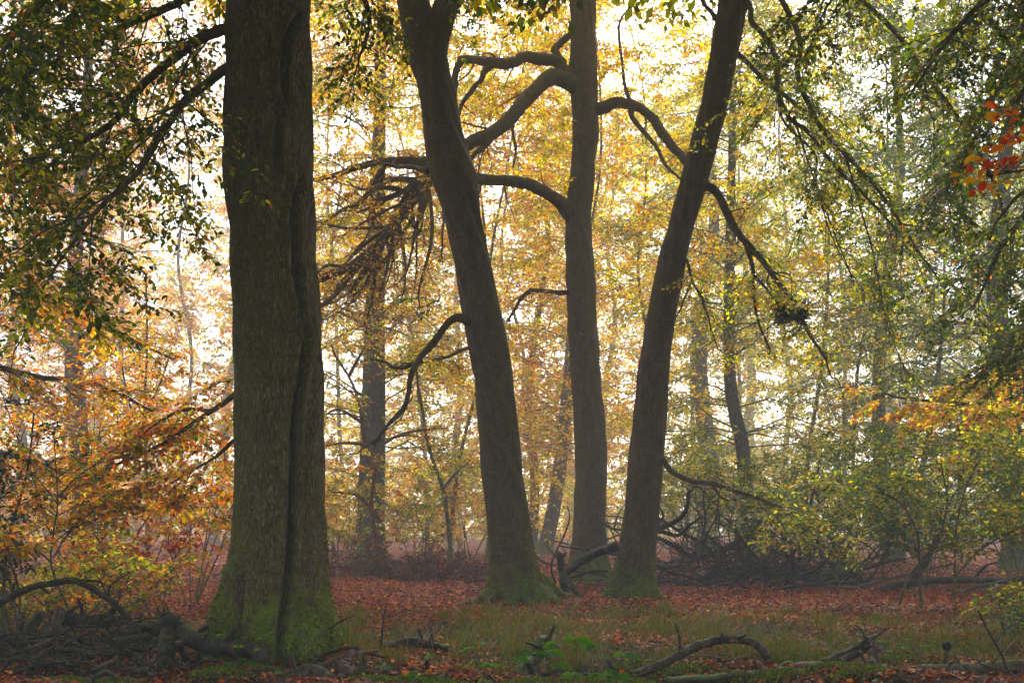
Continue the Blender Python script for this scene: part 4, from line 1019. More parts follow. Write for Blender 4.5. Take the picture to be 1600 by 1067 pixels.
# ------------------------------------------------------------------ dead wood
def log(name, label, cat, lines, m, sides=14, rough=.17, group=None, splinter=False, leafy=None):
    """lines: list of (px points with distance, radius at start, radius at end in photo pixels); one fallen piece"""
    mb = MB()
    for li, (pts, a, b) in enumerate(lines):
        w = np.array([P(*q) for q in pts]); path = smooth_path(w, max(14, len(pts) * 8))
        path[1:-1] += rng.normal(0, .05, path[1:-1].shape) * a / FPX * pts[0][2]
        Ya, Yb = pts[0][2], pts[-1][2]
        tube(mb, path, [a / FPX * Ya, (a * .6 + b * .4) / FPX * Ya, b / FPX * Yb], sides if a > 3 else 6, 0, rough=rough)
        if a > 5:
            for i_ in rng.integers(3, len(path) - 2, rng.integers(2, 5)):
                d_ = unit(unit(path[i_ + 1] - path[i_]) * .5 + rng.normal(0, .8, 3) + [0, -.2, .3]); r_ = a / FPX * Ya * rng.uniform(.2, .42); l_ = rng.uniform(.05, .28)
                tube(mb, smooth_path([path[i_], path[i_] + d_ * l_ * .6, path[i_] + d_ * l_ + rng.normal(0, .03, 3)], 7), [r_ * 1.3, r_, r_ * .6], 7, 0, rough=.2)
        if splinter:
            for e, t in ((path[-1], unit(path[-1] - path[-3])), (path[0], unit(path[0] - path[2]))):
                k = 7; r_ = (b if e is path[-1] else a) / FPX * Yb * .6
                o = rng.normal(0, r_ * .6, (k, 3)); s_ = e + o - t * r_
                d_ = unit(t + rng.normal(0, .15, (k, 3))) * rng.uniform(1.2, 3.5, (k, 1)) * r_
                thin_tubes(mb, np.stack([s_, s_ + d_ * .5, s_ + d_], 1), r_ * .4, r_ * .05, sides=5)
    c = P(*lines[0][0][0])
    o = mb.build(name, m, origin=c)
    return tag(o, label, cat, group)

D = 'dead branch'
log('dead_branch', 'thin dead branch arching high over the tangle at the left edge', D, [([(-60, 985, 12.6), (0, 942, 12.5), (45, 919, 12.5), (80, 911, 12.5), (118, 907, 12.5), (142, 918, 12.5), (165, 933, 12.5), (188, 952, 12.5), (216, 980, 12.6)], 6, 4), ([(168, 936, 12.5), (172, 916, 12.5), (186, 904, 12.5), (210, 891, 12.5)], 1.8, .8), ([(168, 934, 12.5), (156, 905, 12.5), (150, 898, 12.4)], 1.6, .7)], DEAD_DARK)
log('fallen_log', 'short thick dark log with a pale broken end, top of the left tangle', 'log', [([(92, 962, 13), (118, 968, 13), (150, 970, 13), (180, 968, 13), (197, 972, 13)], 12, 8)], DEAD_DARK, 16, splinter=True)
log('dead_branch', 'stripped reddish branch standing aslant before the short thick log', D, [([(94, 955, 12.6), (88, 972, 12.5), (76, 992, 12.3), (62, 1012, 12.1), (48, 1040, 11.9)], 8, 6)], DEAD_RED, splinter=True)
log('dead_branch', 'dark broken branch leaning left of the stripped reddish one', D, [([(62, 960, 12.8), (48, 982, 12.6), (32, 1008, 12.4), (22, 1030, 12.2)], 8, 5)], DEAD_DARK, splinter=True)
log('forked_log', 'forked dark log standing on one leg, its arm reaching to the mossy foot', 'log', [([(266, 962, 11.3), (264, 985, 11.2), (262, 1010, 11.1), (258, 1040, 10.9), (254, 1080, 10.8)], 15, 10), ([(258, 972, 11.3), (285, 990, 11.2), (318, 1004, 11.1), (350, 1013, 11.0), (382, 1013, 10.9), (404, 1022, 10.9), (416, 1036, 10.9)], 15, 11)], DEAD_DARK, 16, rough=.14, splinter=True)
log('dead_branch', 'rotten grey branch, shredded along its top, between reddish and forked wood', D, [([(128, 1018, 12.2), (165, 998, 12.2), (200, 984, 12.2), (238, 980, 12.2), (246, 990, 12.2)], 10, 7)], DEAD_GREY, rough=.3, splinter=True)
log('dead_branch', 'smaller bleached branch lying right under the shredded grey one', D, [([(150, 1012, 11.9), (190, 1000, 11.9), (236, 996, 11.9)], 7, 5)], DEAD_GREY, rough=.3, splinter=True)
log('dead_branch', 'mossy branch bent like an elbow low in the left tangle', D, [([(92, 1022, 11.6), (102, 1034, 11.5), (118, 1044, 11.4), (150, 1050, 11.3), (185, 1048, 11.3), (214, 1043, 11.3)], 6, 6)], DEAD_MOSS)
log('dead_branch', 'wet dark branch snaking out of the lower left corner', D, [([(-20, 1046, 10.9), (12, 1052, 10.9), (30, 1048, 10.9), (52, 1052, 10.8), (70, 1068, 10.7)], 6, 5)], DEAD_DARK)
log('dead_branch', 'slanting dark stick at the left edge above the corner', D, [([(-20, 1005, 12), (10, 1018, 11.8), (32, 1038, 11.6)], 5, 3)], DEAD_DARK)
log('dead_branch', 'straight dark branch lying level across the middle of the left tangle', D, [([(70, 1016, 12.3), (130, 1018, 12.2), (210, 1014, 12.1), (236, 1020, 12)], 5, 4)], DEAD_DARK)
log('dead_branch', 'branch lying under the forked log with a pale snapped tip', D, [([(135, 1024, 11.8), (170, 1018, 11.7), (225, 1027, 11.6)], 4.5, 3.5)], DEAD_DARK, splinter=True)
log('dead_branch', 'thick barkless branch lying in front of the mossy foot', D, [([(330, 1058, 10.8), (362, 1046, 10.8), (395, 1042, 10.9), (430, 1052, 10.8)], 9, 7)], DEAD_RED, rough=.2)
log('dead_twig', 'thin bent twig rising beside the moss at the foot of the mossy trunk', 'twig', [([(500, 1024, 12), (503, 1005, 12), (512, 986, 11.9), (530, 972, 11.9), (555, 961, 11.8)], 2.2, .9)], DEAD_DARK)
log('dead_branch', 'dark arched branch on the twig heap right of the mossy foot', D, [([(472, 1052, 11), (490, 1034, 11.1), (512, 1020, 11.2), (550, 1010, 11.3), (568, 1018, 11.3), (602, 1026, 11.3)], 4.5, 2), ([(560, 1014, 11.3), (570, 1030, 11.2), (575, 1058, 11)], 3, 1.6)], DEAD_DARK)
log('dead_branch', 'brown stripped branch lying below the dark arched one', D, [([(496, 1044, 11), (525, 1030, 11.1), (556, 1022, 11.2), (590, 1016, 11.3)], 5, 3)], DEAD_RED)
log('fallen_log', 'grey round log end lying at the foot of the twig heap', 'log', [([(468, 1056, 10.8), (490, 1046, 10.8), (516, 1062, 10.7)], 11, 9)], DEAD_GREY, 14)
log('tree_stump', 'small rotten stump bristling with splinters under the twig heap', 'stump', [([(540, 1070, 10.9), (540, 1052, 11), (539, 1036, 11.1)], 17, 13), ([(526, 1040, 11), (523, 1026, 11)], 3, 1), ([(548, 1040, 11), (552, 1026, 11)], 3, 1)], DEAD_RED, 16, rough=.25, splinter=True)
log('dead_twig', 'pale stake standing against the seam of the mossy trunk', 'twig', [([(456, 1048, 11.2), (451, 1028, 11.3), (446, 1006, 11.4)], 3, 2)], DEAD_RED)
log('dead_twig', 'slim greenish stake right beside the pale one', 'twig', [([(462, 1046, 11.2), (458, 1026, 11.3), (454, 1010, 11.4)], 2, 1.4)], DEAD_MOSS)
log('dead_twig', 'upright twig standing in the grass right of the mossy trunk', 'twig', [([(594, 1022, 12.8), (597, 990, 12.8), (599, 968, 12.8), (603, 945, 12.8)], 2.2, .9)], DEAD_DARK)
log('fallen_log', 'dark rotting log sunk in the grass behind the upright twig', 'log', [([(602, 1012, 13.2), (640, 1003, 13.2), (668, 1006, 13.1), (700, 1014, 13)], 9, 6)], DEAD_DARK)
log('fallen_log', 'short grey log lying flat among mossy leaves below the grass', 'log', [([(684, 1054, 11), (702, 1051, 11), (724, 1049, 11)], 8, 7)], DEAD_GREY)
log('dead_twig', 'stubby dark peg standing at the near edge of the grass', 'twig', [([(668, 1062, 10.9), (668, 1046, 10.9), (667, 1030, 10.9)], 4, 3)], DEAD_DARK)
log('tree_stump', 'mossy dark stump leaning to the right beneath bright bramble leaves', 'stump', [([(800, 1080, 10.8), (820, 1046, 10.9), (836, 1026, 11), (846, 1008, 11.1), (850, 996, 11.1)], 15, 8), ([(836, 1022, 11), (856, 1004, 11), (866, 1002, 11)], 7, 4)], DEAD_MOSS, 14, rough=.2)
log('dead_branch', 'dark twig bent double under the bramble leaves', D, [([(840, 1062, 10.7), (856, 1052, 10.7), (876, 1046, 10.7), (890, 1062, 10.7)], 4, 3), ([(878, 1050, 10.7), (905, 1053, 10.7), (938, 1054, 10.7)], 3, 2.4)], DEAD_DARK)
log('dead_twig', 'mossy stub poking up right of the bramble leaves', 'twig', [([(964, 1062, 10.8), (957, 1044, 10.8), (949, 1028, 10.8)], 4.5, 3)], DEAD_MOSS)
log('dead_branch', 'thick bare branch arched like a bow over the near grass', D, [([(985, 1056, 11), (1012, 1046, 11.1), (1040, 1035, 11.2), (1066, 1020, 11.3), (1090, 1008, 11.4), (1116, 1001, 11.5), (1145, 998, 11.5), (1172, 1002, 11.5), (1190, 1012, 11.4), (1199, 1028, 11.3)], 8, 6.5)], DEAD_GREY, 14, rough=.1)
log('dead_branch', 'long splintered dark plank of wood propped on the rotten log', D, [([(1290, 1036, 11.2), (1318, 1022, 11.3), (1350, 1004, 11.4), (1366, 994, 11.5), (1382, 984, 11.6)], 8, 2), ([(1310, 1034, 11.2), (1345, 1018, 11.3), (1366, 1004, 11.4)], 6, 4)], DEAD_DARK, rough=.2, splinter=True)
log('tree_stump', 'narrow splintered stump upholding the dark plank', 'stump', [([(1360, 1075, 11), (1362, 1050, 11.1), (1364, 1028, 11.2), (1368, 1010, 11.3)], 11, 6)], DEAD_RED, rough=.3, splinter=True)
log('fallen_log', 'crumbling red brown log left of the splintered stump', 'log', [([(1240, 1044, 11), (1280, 1046, 10.9), (1320, 1056, 10.8), (1358, 1068, 10.7)], 13, 12)], DEAD_RED, 16, rough=.2)
log('fallen_log', 'long pale pinkish log with peeling bark lying along the near right', 'log', [([(1366, 1054, 10.9), (1420, 1049, 10.9), (1480, 1047, 10.9), (1540, 1044, 11), (1600, 1040, 11), (1690, 1038, 11.1)], 10, 11)], DEAD_PINK, 18, rough=.08)
log('tree_stump', 'grey furrowed stump breaking the line of the pinkish log', 'stump', [([(1500, 1085, 10.6), (1496, 1058, 10.6), (1491, 1036, 10.7)], 14, 9)], DEAD_GREY, 16, rough=.2)
log('fallen_log', 'mossy log half buried at the bottom beneath the bow shaped branch', 'log', [([(1040, 1064, 10.6), (1110, 1061, 10.6), (1180, 1056, 10.7), (1250, 1050, 10.8)], 8, 7)], DEAD_MOSS, 14, rough=.15)
log('dead_twig', 'black bramble stem slanting up out of the right corner grass', 'twig', [([(1596, 1072, 10.6), (1575, 1046, 10.8), (1565, 1022, 10.9), (1548, 992, 11), (1536, 970, 11), (1528, 953, 11)], 3, 1.2), ([(1556, 1004, 11), (1572, 982, 11.1), (1600, 968, 11.2)], 1.8, .8), ([(1578, 1050, 10.8), (1548, 1042, 10.7), (1528, 1034, 10.7)], 2, 1)], DEAD_DARK)
log('dead_twig', 'withered black stalk with a curled seed head before the pinkish log', 'twig', [([(1476, 1072, 10.8), (1476, 1040, 10.9), (1478, 1010, 11)], 1.6, 1), ([(1476, 1030, 10.9), (1490, 1005, 11), (1512, 996, 11)], 1, .6), ([(1474, 1008, 11), (1480, 1004, 11), (1484, 1010, 11), (1479, 1014, 11), (1474, 1008, 11)], 3.5, 3)], DEAD_DARK)
# between and behind the middle trunks
log('fallen_branch', 'heavy black branch leaning up against the smooth leaning trunk', D, [([(878, 902, 22.4), (892, 888, 22.3), (912, 874, 22.2), (938, 862, 22), (962, 854, 21.7)], 6, 8), ([(886, 890, 22.3), (905, 870, 22.5), (935, 868, 22.4)], 3, 2), ([(880, 896, 22.4), (892, 914, 22.1), (906, 932, 21.9), (910, 944, 21.8)], 6, 4), ([(885, 905, 22.3), (920, 893, 22.3), (950, 892, 22.3)], 3, 2)], DEAD_DARK, rough=.15)
log('tree_stump', 'black snag standing upright between forked and smooth beeches', 'stump', [([(884, 926, 23.5), (880, 905, 23.5), (877, 885, 23.4), (874, 864, 23.4)], 7, 5)], DEAD_DARK, rough=.2, splinter=True)
log('dead_branch', 'curved bough with bare twigs sticking out from behind the smooth leaning trunk', D, [([(1000, 842, 23.5), (1024, 828, 23.4), (1048, 818, 23.3), (1066, 806, 23.2), (1074, 790, 23.1), (1077, 764, 23)], 5.5, 2.2), ([(1000, 832, 23.5), (1030, 830, 23.3), (1058, 836, 23.2), (1078, 820, 23.1), (1098, 806, 23)], 4, 1.6), ([(1020, 828, 23.4), (1036, 808, 23.3), (1030, 790, 23.2)], 3, 1.2), ([(1077, 770, 23), (1092, 760, 23), (1120, 790, 23)], 1.6, .8), ([(1000, 842, 23.5), (985, 860, 23.6), (980, 930, 23.6)], 5, 5)], DEAD_DARK, rough=.12)
log('dead_twig', 'bare twig arching over the litter between the trunks', 'twig', [([(868, 912, 25), (862, 880, 25), (884, 830, 25), (890, 805, 25), (886, 790, 25)], 2, 1), ([(866, 845, 25), (880, 848, 25), (895, 852, 25)], 1.6, .8)], DEAD_DARK)
log('fallen_branch', 'pale grey branch lying in the misty clearing between the trunks', D, [([(838, 868, 36), (846, 876, 36), (862, 882, 36), (876, 880, 36)], 3, 2)], DEAD_GREY)
log('fallen_log', 'long brown fallen branch stretched over the red litter at the right', 'log', [([(1285, 912, 25), (1310, 918, 25), (1345, 916, 25), (1390, 904, 25), (1440, 892, 25), (1490, 880, 25)], 3.6, 1.6), ([(1310, 918, 25), (1345, 922, 25), (1380, 923, 25)], 3, 2)], DEAD_RED, rough=.12)
log('fallen_log', 'long dark trunk lying across the right side litter', 'log', [([(1376, 922, 24.5), (1400, 914, 24.5), (1430, 910, 24.5), (1470, 906, 24.6), (1530, 906, 24.6), (1600, 908, 24.7), (1700, 906, 24.8)], 6, 4)], DEAD_DARK, 14, rough=.1)
log('fallen_log', 'slender dark pole lying against the long dark fallen trunk', 'log', [([(1490, 928, 23.5), (1520, 918, 23.7), (1560, 910, 23.9), (1620, 896, 24)], 3, 3)], DEAD_DARK)
log('dead_branch', 'leaning dark stem rising behind the long dark fallen trunk', D, [([(1418, 922, 26), (1440, 886, 26), (1456, 858, 26), (1474, 826, 26)], 7, 4)], DEAD_DARK)
log('dead_branch', 'slim leaning stem bent over at the top by the right edge', D, [([(1524, 902, 27), (1540, 884, 27), (1560, 878, 27)], 3, 1.6)], DEAD_DARK)
# mossy mound of an upturned root plate
mb = MB()
c0 = base_pt(1312, 27)
th = np.linspace(0, 2 * np.pi, 36, endpoint=False); ph = np.linspace(-.1, np.pi / 2, 14)
PH, TH = np.meshgrid(ph, th, indexing='ij')
rr = 1 + .16 * np.sin(3 * TH + 1) * np.cos(PH) + .1 * np.sin(7 * TH + 5 * PH) + rng.normal(0, .035, TH.shape)
v = np.stack([c0[0] + .52 * rr * np.cos(TH) * np.cos(PH), c0[1] + .4 * rr * np.sin(TH) * np.cos(PH), c0[2] + .36 * rr * np.sin(PH) * (1 + .25 * np.cos(2 * TH))], -1)
i = np.arange(13)[:, None] * 36; j = np.arange(36)[None]; k = (j + 1) % 36
mb.add(v.reshape(-1, 3), np.stack([i + j, i + k, i + 36 + k, i + 36 + j], -1).reshape(-1, 4))
tag(mb.build('mossy_mound', DEAD_MOSS, origin=c0), 'rounded dark mossy mound behind the long brown fallen branch', 'mound')

# brushwood: one prototype of each kind, then copies
def stick_proto(L, r, nb, seed):
    q = np.random.default_rng(seed)
    mb = MB(); n = 6
    p = np.stack([np.linspace(0, L, n), q.normal(0, .09 * L, n).cumsum() * .5, q.normal(0, .07 * L, n).cumsum() * .45], 1); p -= p[0]
    path = smooth_path(p, 16); tube(mb, path, [r, r * .75, r * .3], 6, 0, rough=.12)
    for _ in range(nb):
        i = q.integers(4, 13); l = L * q.uniform(.15, .4)
        d = unit(path[i + 1] - path[i] + q.normal(0, .75, 3)) * l
        tube(mb, smooth_path([path[i], path[i] + d * .5 + q.normal(0, .06 * l, 3), path[i] + d], 7), [r * .5, r * .2], 5, 0)
    return mb
protos = []
def copies(n, group, label, cat, name, place, material, specs):
    pr = []
    for k_, (L, r, nb) in enumerate(specs):
        o = stick_proto(L, r, nb, 100 + k_ + int(L * 37)).build(name, material); tag(o, label, cat, group); pr.append(o)
    for i in range(n):
        o = pr[i] if i < len(pr) else pr[i % len(pr)].copy()
        if i >= len(pr): COL.objects.link(o)
        loc, rot, sc = place(i)
        o.location = loc; o.rotation_euler = rot; o.scale = (sc, sc, sc)
def place_pile(i):
    px = rng.normal(1165, 75) if rng.uniform() < .75 else rng.uniform(1030, 1330)
    Y = rng.uniform(25.5, 30)
    hmax = (.55 + .45 * math.sin(px * .045) ** 2) * math.exp(-((px - 1180) / 135) ** 2) + .55 * math.exp(-((px - 1075) / 40) ** 2) + .25
    z = hmax * rng.uniform(0, 1) ** 1.9
    x = (px - 800) / FPX * Y
    return (x + rng.uniform(-.5, .5), Y, gh(x, Y) + z * .6), (rng.uniform(0, 6.28), -abs(rng.normal(0, .42)) if rng.uniform() < .75 else rng.uniform(-1.2, -.5), rng.uniform(0, 6.28)), rng.uniform(.5, 1.15)
copies(190, 'brushwood piled round the crooked trunk', 'dead grey brown branch in the brushwood pile round the crooked trunk', D, 'dead_branch', place_pile, BRUSH,
       [(2.2, .035, 5), (1.8, .028, 6), (2.6, .04, 6), (1.4, .02, 5), (1.9, .022, 8), (1.2, .018, 4), (2.4, .03, 7), (3.0, .05, 5)])
def place_tangle(i):
    while True:
        px = rng.uniform(-60, 345); Y = rng.uniform(10.5, 13.6)
        if not (px > 310 and Y > 11.4): break
    x = (px - 800) / FPX * Y
    z = .28 * rng.uniform(0, 1) ** 1.6 * math.exp(-((Y - 12.2) / 1.3) ** 2)
    return (x - .3, Y, gh(x, Y) + z + .01), (rng.uniform(0, 6.28), -abs(rng.normal(0, .28)) + .06, rng.uniform(0, 6.28)), rng.uniform(.5, 1.2)
copies(170, 'sticks in the tangle of dead wood before the mossy trunk', 'thin wet stick lying in the dark tangle left of the mossy trunk', 'stick', 'dead_stick', place_tangle, DEAD_DARK,
       [(.8, .018, 4), (1.0, .024, 3), (.6, .010, 4), (.9, .034, 2), (.45, .028, 1), (.8, .012, 6), (.5, .04, 1), (.7, .008, 6)])
def place_near(i):
    px = rng.uniform(330, 1620); Y = rng.uniform(10.4, 12.0)
    if 300 < px < 545: Y = rng.uniform(10.4, 11.1)
    x = (px - 800) / FPX * Y
    return (x, Y, gh(x, Y) + rng.uniform(.01, .05)), (rng.uniform(0, 6.28), rng.uniform(-.1, .12), rng.uniform(0, 6.28)), rng.uniform(.4, .9)
copies(60, 'sticks strewn along the near edge of the grass', 'small dead stick lying among moss and leaves in front of the grass', 'stick', 'dead_stick', place_near, DEAD_RED,
       [(.8, .016, 2), (.6, .020, 1), (.9, .012, 4), (.5, .026, 0)])
def place_litter(i):
    Y = rng.uniform(20, 34); px = rng.uniform(0, 1600); x = (px - 800) / FPX * Y
    return (x, Y, gh(x, Y) + .03), (rng.uniform(0, 6.28), rng.uniform(-.05, .08), rng.uniform(0, 6.28)), rng.uniform(.5, 1.1)
copies(40, 'twigs lying on the red leaf litter', 'thin fallen twig lying on the red leaf litter further back', 'twig', 'fallen_twig', place_litter, BRUSH, [(1.4, .018, 4), (1.0, .014, 3), (1.8, .024, 4)])

# ------------------------------------------------------------------ ground cover
def wedge(n, y0, y1, pw=1.0, lo=-120, hi=1720):
    Y = y0 + (y1 - y0) * rng.uniform(0, 1, n) ** pw
    px = rng.uniform(lo, hi, n)
    x = (px - 800) / FPX * Y
    return x, Y, px
# fallen leaves
mb = MB()
x1, y1_, _ = wedge(52000, 9.5, 17.5); x2, y2_, _ = wedge(120000, 16.5, 34, 1.15); x3, y3_, _ = wedge(60000, 32, 64)
x = np.concatenate([x1, x2, x3]); y = np.concatenate([y1_, y2_, y3_])
sz = np.concatenate([rng.uniform(.045, .085, 52000), rng.uniform(.05, .10, 120000), rng.uniform(.08, .15, 60000)])
lump = np.sin(x * 1.7 + y * .8) + np.sin(x * .6 - y * 1.9 + 2) 
kp = np.ones(len(x), bool)
gr = (y < 17.2 + 1.2 * np.sin(x * .9))          # in the grass the leaves lie thinner, in drifts
kp[gr] = rng.uniform(0, 1, int(gr.sum())) < np.clip(.38 + .34 * lump[gr] + .25 * (y[gr] < 12.2), .10, .95)
x, y, sz = x[kp], y[kp], sz[kp]
n = len(x)
a = rng.uniform(0, 6.28, n)
pos = np.stack([x, y, gh(x, y) + rng.uniform(.004, .035, n)], 1)
drift = np.sin(x * .8 + 1.7 * np.sin(y * .5)) * np.sin(y * .9 + x * .35)           # older, browner leaves lie in drifts
litter_col = pigment('litter', n, .38)
old = rng.uniform(0, 1, n) < np.clip(.22 - .45 * drift, .04, .75)
litter_col[old] = pigment('brown', int(old.sum()), .35)
leaves(mb, pos, np.stack([np.cos(a), np.sin(a), rng.normal(.1, .3, n)], 1), np.stack([rng.normal(0, .45, n), rng.normal(0, .45, n), np.ones(n)], 1), sz, litter_col, fold=.5, mat=0)
for bx, by, br in [(P(425, 1030, BY)[0], BY, .80), (base_pt(805, AY)[0], AY, .66), (base_pt(985, CY)[0], CY, .62), (base_pt(918, BBY)[0], BBY, .72), (base_pt(580, 39.5)[0], 39.5, .95)]:
    n = 900; a = rng.uniform(0, 6.28, n); rr = br * (1 + rng.exponential(.32, n)); px_ = bx + rr * np.cos(a); py_ = by + rr * np.sin(a)
    a2 = rng.uniform(0, 6.28, n)
    leaves(mb, np.stack([px_, py_, gh(px_, py_) + .10 * np.exp(-(rr / br - 1) / .25) * rng.uniform(0, 1, n) + .01], 1), np.stack([np.cos(a2), np.sin(a2), rng.normal(.1, .35, n)], 1), np.stack([rng.normal(0, .55, n), rng.normal(0, .55, n), np.ones(n)], 1), rng.uniform(.05, .09, n), pigment('litter', n, .4), fold=.5, mat=0)
tag(mb.build('fallen_leaves', [LEAF_DULL]), 'russet fallen beech leaves covering the forest floor', kind='stuff')

# grass
GRASS = leaf_material('grass_blade', .3, .12, 1.1, 1.2)
mb = MB()
x, y, px = wedge(170000, 10.2, 21.0, .8)
dens = .42 + .3 * np.sin(x * .9 + 1) * np.cos(y * .8) + .42 * np.sin(x * 4.3 - y * 2.7 + np.sin(y * 3)) * np.sin(x * 2.1 + y * 5.1)
edge = np.clip((19.6 + 1.3 * np.sin(x * .55 + .5) + .8 * np.sin(x * 2.1) - y) / 4.5, 0, 1) * np.clip((y - 10.8 + .3 * np.sin(x * 2)) / 1.2, .12, 1)
left = np.where(px < 520, np.clip((y - 14.0) / 1.5, .03, .30), 1.0)
kp = rng.uniform(0, 1, len(x)) < np.clip(dens, .10, 1) * edge * left
x, y = x[kp], y[kp]
tx, ty, _ = wedge(150, 11.5, 18.5, 1, 520, 1680); nb_ = 70
x = np.concatenate([x, (tx[:, None] + rng.normal(0, .07, (150, nb_))).ravel()]); y = np.concatenate([y, (ty[:, None] + rng.normal(0, .06, (150, nb_))).ravel()])
n = len(x); tall = np.ones(n); tall[-150 * nb_:] = rng.uniform(1.1, 2.1, 150 * nb_)
h = tall * rng.uniform(.05, .17, n) * (1 + .55 * np.sin(x * 1.9 + y * 1.3) * np.sin(x * .7 - y * 1.1)); a = rng.uniform(0, 6.28, n)
z = gh(x, y) - .01
b0 = np.stack([x, y, z], 1); ln = rng.uniform(.2, 1.15, n)
dv = np.stack([np.cos(a), np.sin(a), np.zeros(n)], 1); sd = np.stack([-np.sin(a + .8), np.cos(a + .8), np.zeros(n)], 1) * rng.uniform(.002, .0042, n)[:, None]
m1 = b0 + dv * (h * ln * .35)[:, None] + [0, 0, 1] * (h * .62)[:, None]; tp = b0 + dv * (h * ln)[:, None] + [0, 0, 1] * (h * (1 - .25 * ln))[:, None]
v = np.stack([b0 - sd, b0 + sd, m1 + sd * .8, m1 - sd * .8, tp], 1).reshape(-1, 3)
bi = np.arange(n)[:, None] * 5
q = np.concatenate([bi + [0, 1, 2, 3], bi + [3, 2, 4, 4]])
gc = np.array([(0.125, 0.140, 0.010), (0.080, 0.125, 0.009), (0.19, 0.15, 0.018), (0.27, 0.165, 0.045), (0.24, 0.070, 0.014)])[rng.choice(5, n, p=[.32, .34, .16, .09, .09])]
gc = gc * np.exp(rng.normal(0, .25, (n, 1)))
mb.add(v, q, 0, np.repeat(gc[:, None], 5, 1).reshape(-1, 3))
tag(mb.build('grass', [GRASS]), 'olive and straw coloured woodland grass', kind='stuff')

# tall straw stalks that stand clear of the grass
def stalk(i, px, Y, h, lean):
    b = base_pt(px, Y); mb = MB()
    thin_tubes(mb, np.array([[b, b + [lean * .3, 0, h * .5], b + [lean, 0, h]]]), .004, .002, sides=4, col=np.array((.28, .20, .10)))
    leaves(mb, np.array([b + [lean * .3, 0, h * .5]]), np.array([[.6, 0, .7]]), np.array([[0, -1, .3]]), .22, np.array([[.26, .18, .08]]), ratio=.06, mat=0)
    o = mb.build('grass_stalk', [GRASS], origin=b); tag(o, 'pale straw stalk standing taller than the grass around it', 'grass stalk', 'straw stalks in the grass')
for i in range(100):
    stalk(i, rng.uniform(600, 1600), rng.uniform(11, 16.5), rng.uniform(.28, .6), rng.normal(0, .12))

# moss cushions over the near edge
mb = MB()
spots = [(580, 1060), (640, 1062), (700, 1066), (830, 1064), (920, 1066), (1060, 1046), (1140, 1054), (1240, 1034), (1280, 1030), (1215, 1056), (1300, 1052), (1400, 1038), (400, 1050), (340, 1062), (760, 1050), (1000, 1066), (1180, 1066), (110, 1058), (170, 1062), (990, 1036), (1345, 1064)]
for sx, sy in spots:
    Y = 2489 / max(sy - 825 + 4, 50); c = base_pt(sx, Y); n = 700
    e = rng.normal(0, 1, (n, 2)) * [.15, .09]
    r2 = (e[:, 0] / .3) ** 2 + (e[:, 1] / .18) ** 2
    hh = .075 * np.exp(-r2)
    pos = np.stack([c[0] + e[:, 0], c[1] + e[:, 1], gh(c[0] + e[:, 0], c[1] + e[:, 1]) + hh], 1)
    ax = np.stack([rng.normal(0, .7, n), rng.normal(0, .7, n), np.ones(n)], 1)
    col = np.array([(0.13, 0.17, 0.012), (0.08, 0.12, 0.010), (0.19, 0.22, 0.015)])[rng.integers(0, 3, n)] * np.exp(rng.normal(0, .25, (n, 1)))
    leaves(mb, pos, ax, rng.normal(0, 1, (n, 3)), rng.uniform(.018, .04, n), col, ratio=.5, mat=0)
tag(mb.build('moss', [MOSS]), 'bright moss cushions on the near ground', kind='stuff')

# bramble and seedling sprigs in fresh green
def sprig(label, px, py, Y, w, n, size, pal='fresh', tall=.25):
    b = base_pt(px, Y); c = P(px, py, Y)
    root = thing('bramble_sprig', b, label, 'bramble')
    sb = MB(); lb = MB()
    for i in range(n):
        e = c + rng.normal(0, 1, 3) * [w / FPX * Y * .5, .12, w / FPX * Y * .22]
        thin_tubes(sb, np.array([smooth_path([b + rng.normal(0, .02, 3) * [1, 1, 0], (b + e) / 2 + [0, 0, .06], e], 6)]), .003, .0015, sides=4)
        a = rng.uniform(0, 6.28)
        ax = np.stack([np.cos(a + np.array([0, 1.3, -1.3])), np.sin(a + np.array([0, 1.3, -1.3])), np.full(3, -.15)], 1)
        leaves(lb, np.repeat(e[None], 3, 0), ax, np.array([0, -.45, 1]) + rng.normal(0, .25, (3, 3)), size * np.array([1, .8, .8]), pigment(pal, 3, .15), ratio=.7, detail=True, mat=0)
    sb.build('stem', TWIG, root); lb.build('leaves', LEAF, root)
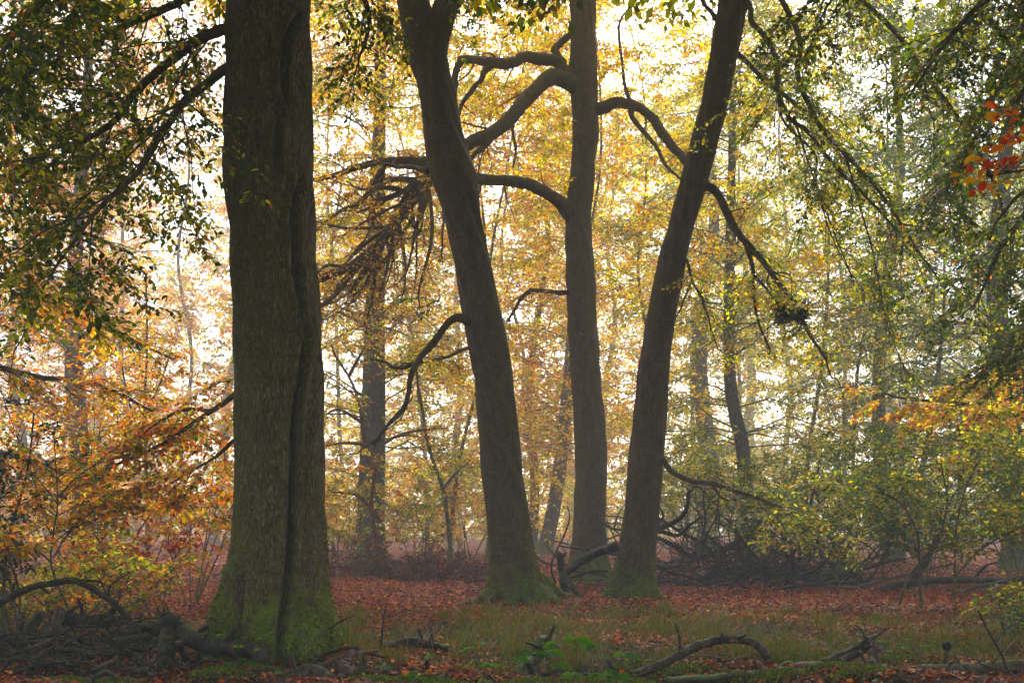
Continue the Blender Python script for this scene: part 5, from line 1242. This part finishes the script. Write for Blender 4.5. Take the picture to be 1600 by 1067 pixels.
sprig('vivid green bramble sprig rising in front of the leaning mossy stump', 888, 1016, 7.0, 95, 12, .115)
sprig('vivid green bramble sprig at the very bottom right of the bent twig', 945, 1064, 6.8, 80, 8, .115)
sprig('fresh green seedling under the grey log end right of the mossy foot', 640, 1050, 7.6, 90, 12, .10)
sprig('pale green fern like sprig curling up before the mossy foot', 400, 998, 8.5, 45, 7, .06)
sprig('low green sprig beside the forked log', 345, 1030, 10.8, 45, 6, .07)
sprig('green sprig before the seam of the mossy trunk', 410, 1056, 10.5, 60, 7, .07)
sprig('green leaves growing in the grass behind the dark plank', 1385, 990, 12.4, 60, 9, .07)
sprig('single green sprig in the grass behind the leaning mossy stump', 880, 988, 12.4, 40, 5, .06)
sprig('yellow green sprig by the rotting dark log', 745, 1014, 12, 40, 5, .07)
sprig('green sprig in the lower right among withered stalks', 1440, 1010, 11.5, 60, 6, .06)
sprig('low green sprig left of the crumbling red log', 1225, 1052, 10.6, 60, 7, .07)
sprig('yellow green sprig by the black bramble stem', 1585, 960, 12.5, 50, 8, .06)

# ------------------------------------------------------------------ haze
HZ = dict(x0=-205, x1=205, y0=-62, y1=242, z0=-1.6, z1=56)
def haze():
    m = bpy.data.materials.new('mist'); m.use_nodes = True
    nt = m.node_tree; nt.nodes.remove(nt.nodes['Principled BSDF'])
    pv = nt.nodes.new('ShaderNodeVolumePrincipled')
    pv.inputs['Color'].default_value = (.91, .95, 1.0, 1)
    pv.inputs['Density'].default_value = .0034
    pv.inputs['Anisotropy'].default_value = -.3
    nt.links.new(pv.outputs[0], nt.nodes['Material Output'].inputs['Volume'])
    mb = MB()
    v = np.array([[x, y, z] for z in (HZ['z0'], HZ['z1']) for y in (HZ['y0'], HZ['y1']) for x in (HZ['x0'], HZ['x1'])])
    mb.add(v, [[0, 2, 3, 1], [4, 5, 7, 6], [0, 1, 5, 4], [2, 6, 7, 3], [0, 4, 6, 2], [1, 3, 7, 5]])
    tag(mb.build('haze', m, smooth=False), 'pale morning mist filling the wood', kind='stuff')
haze()
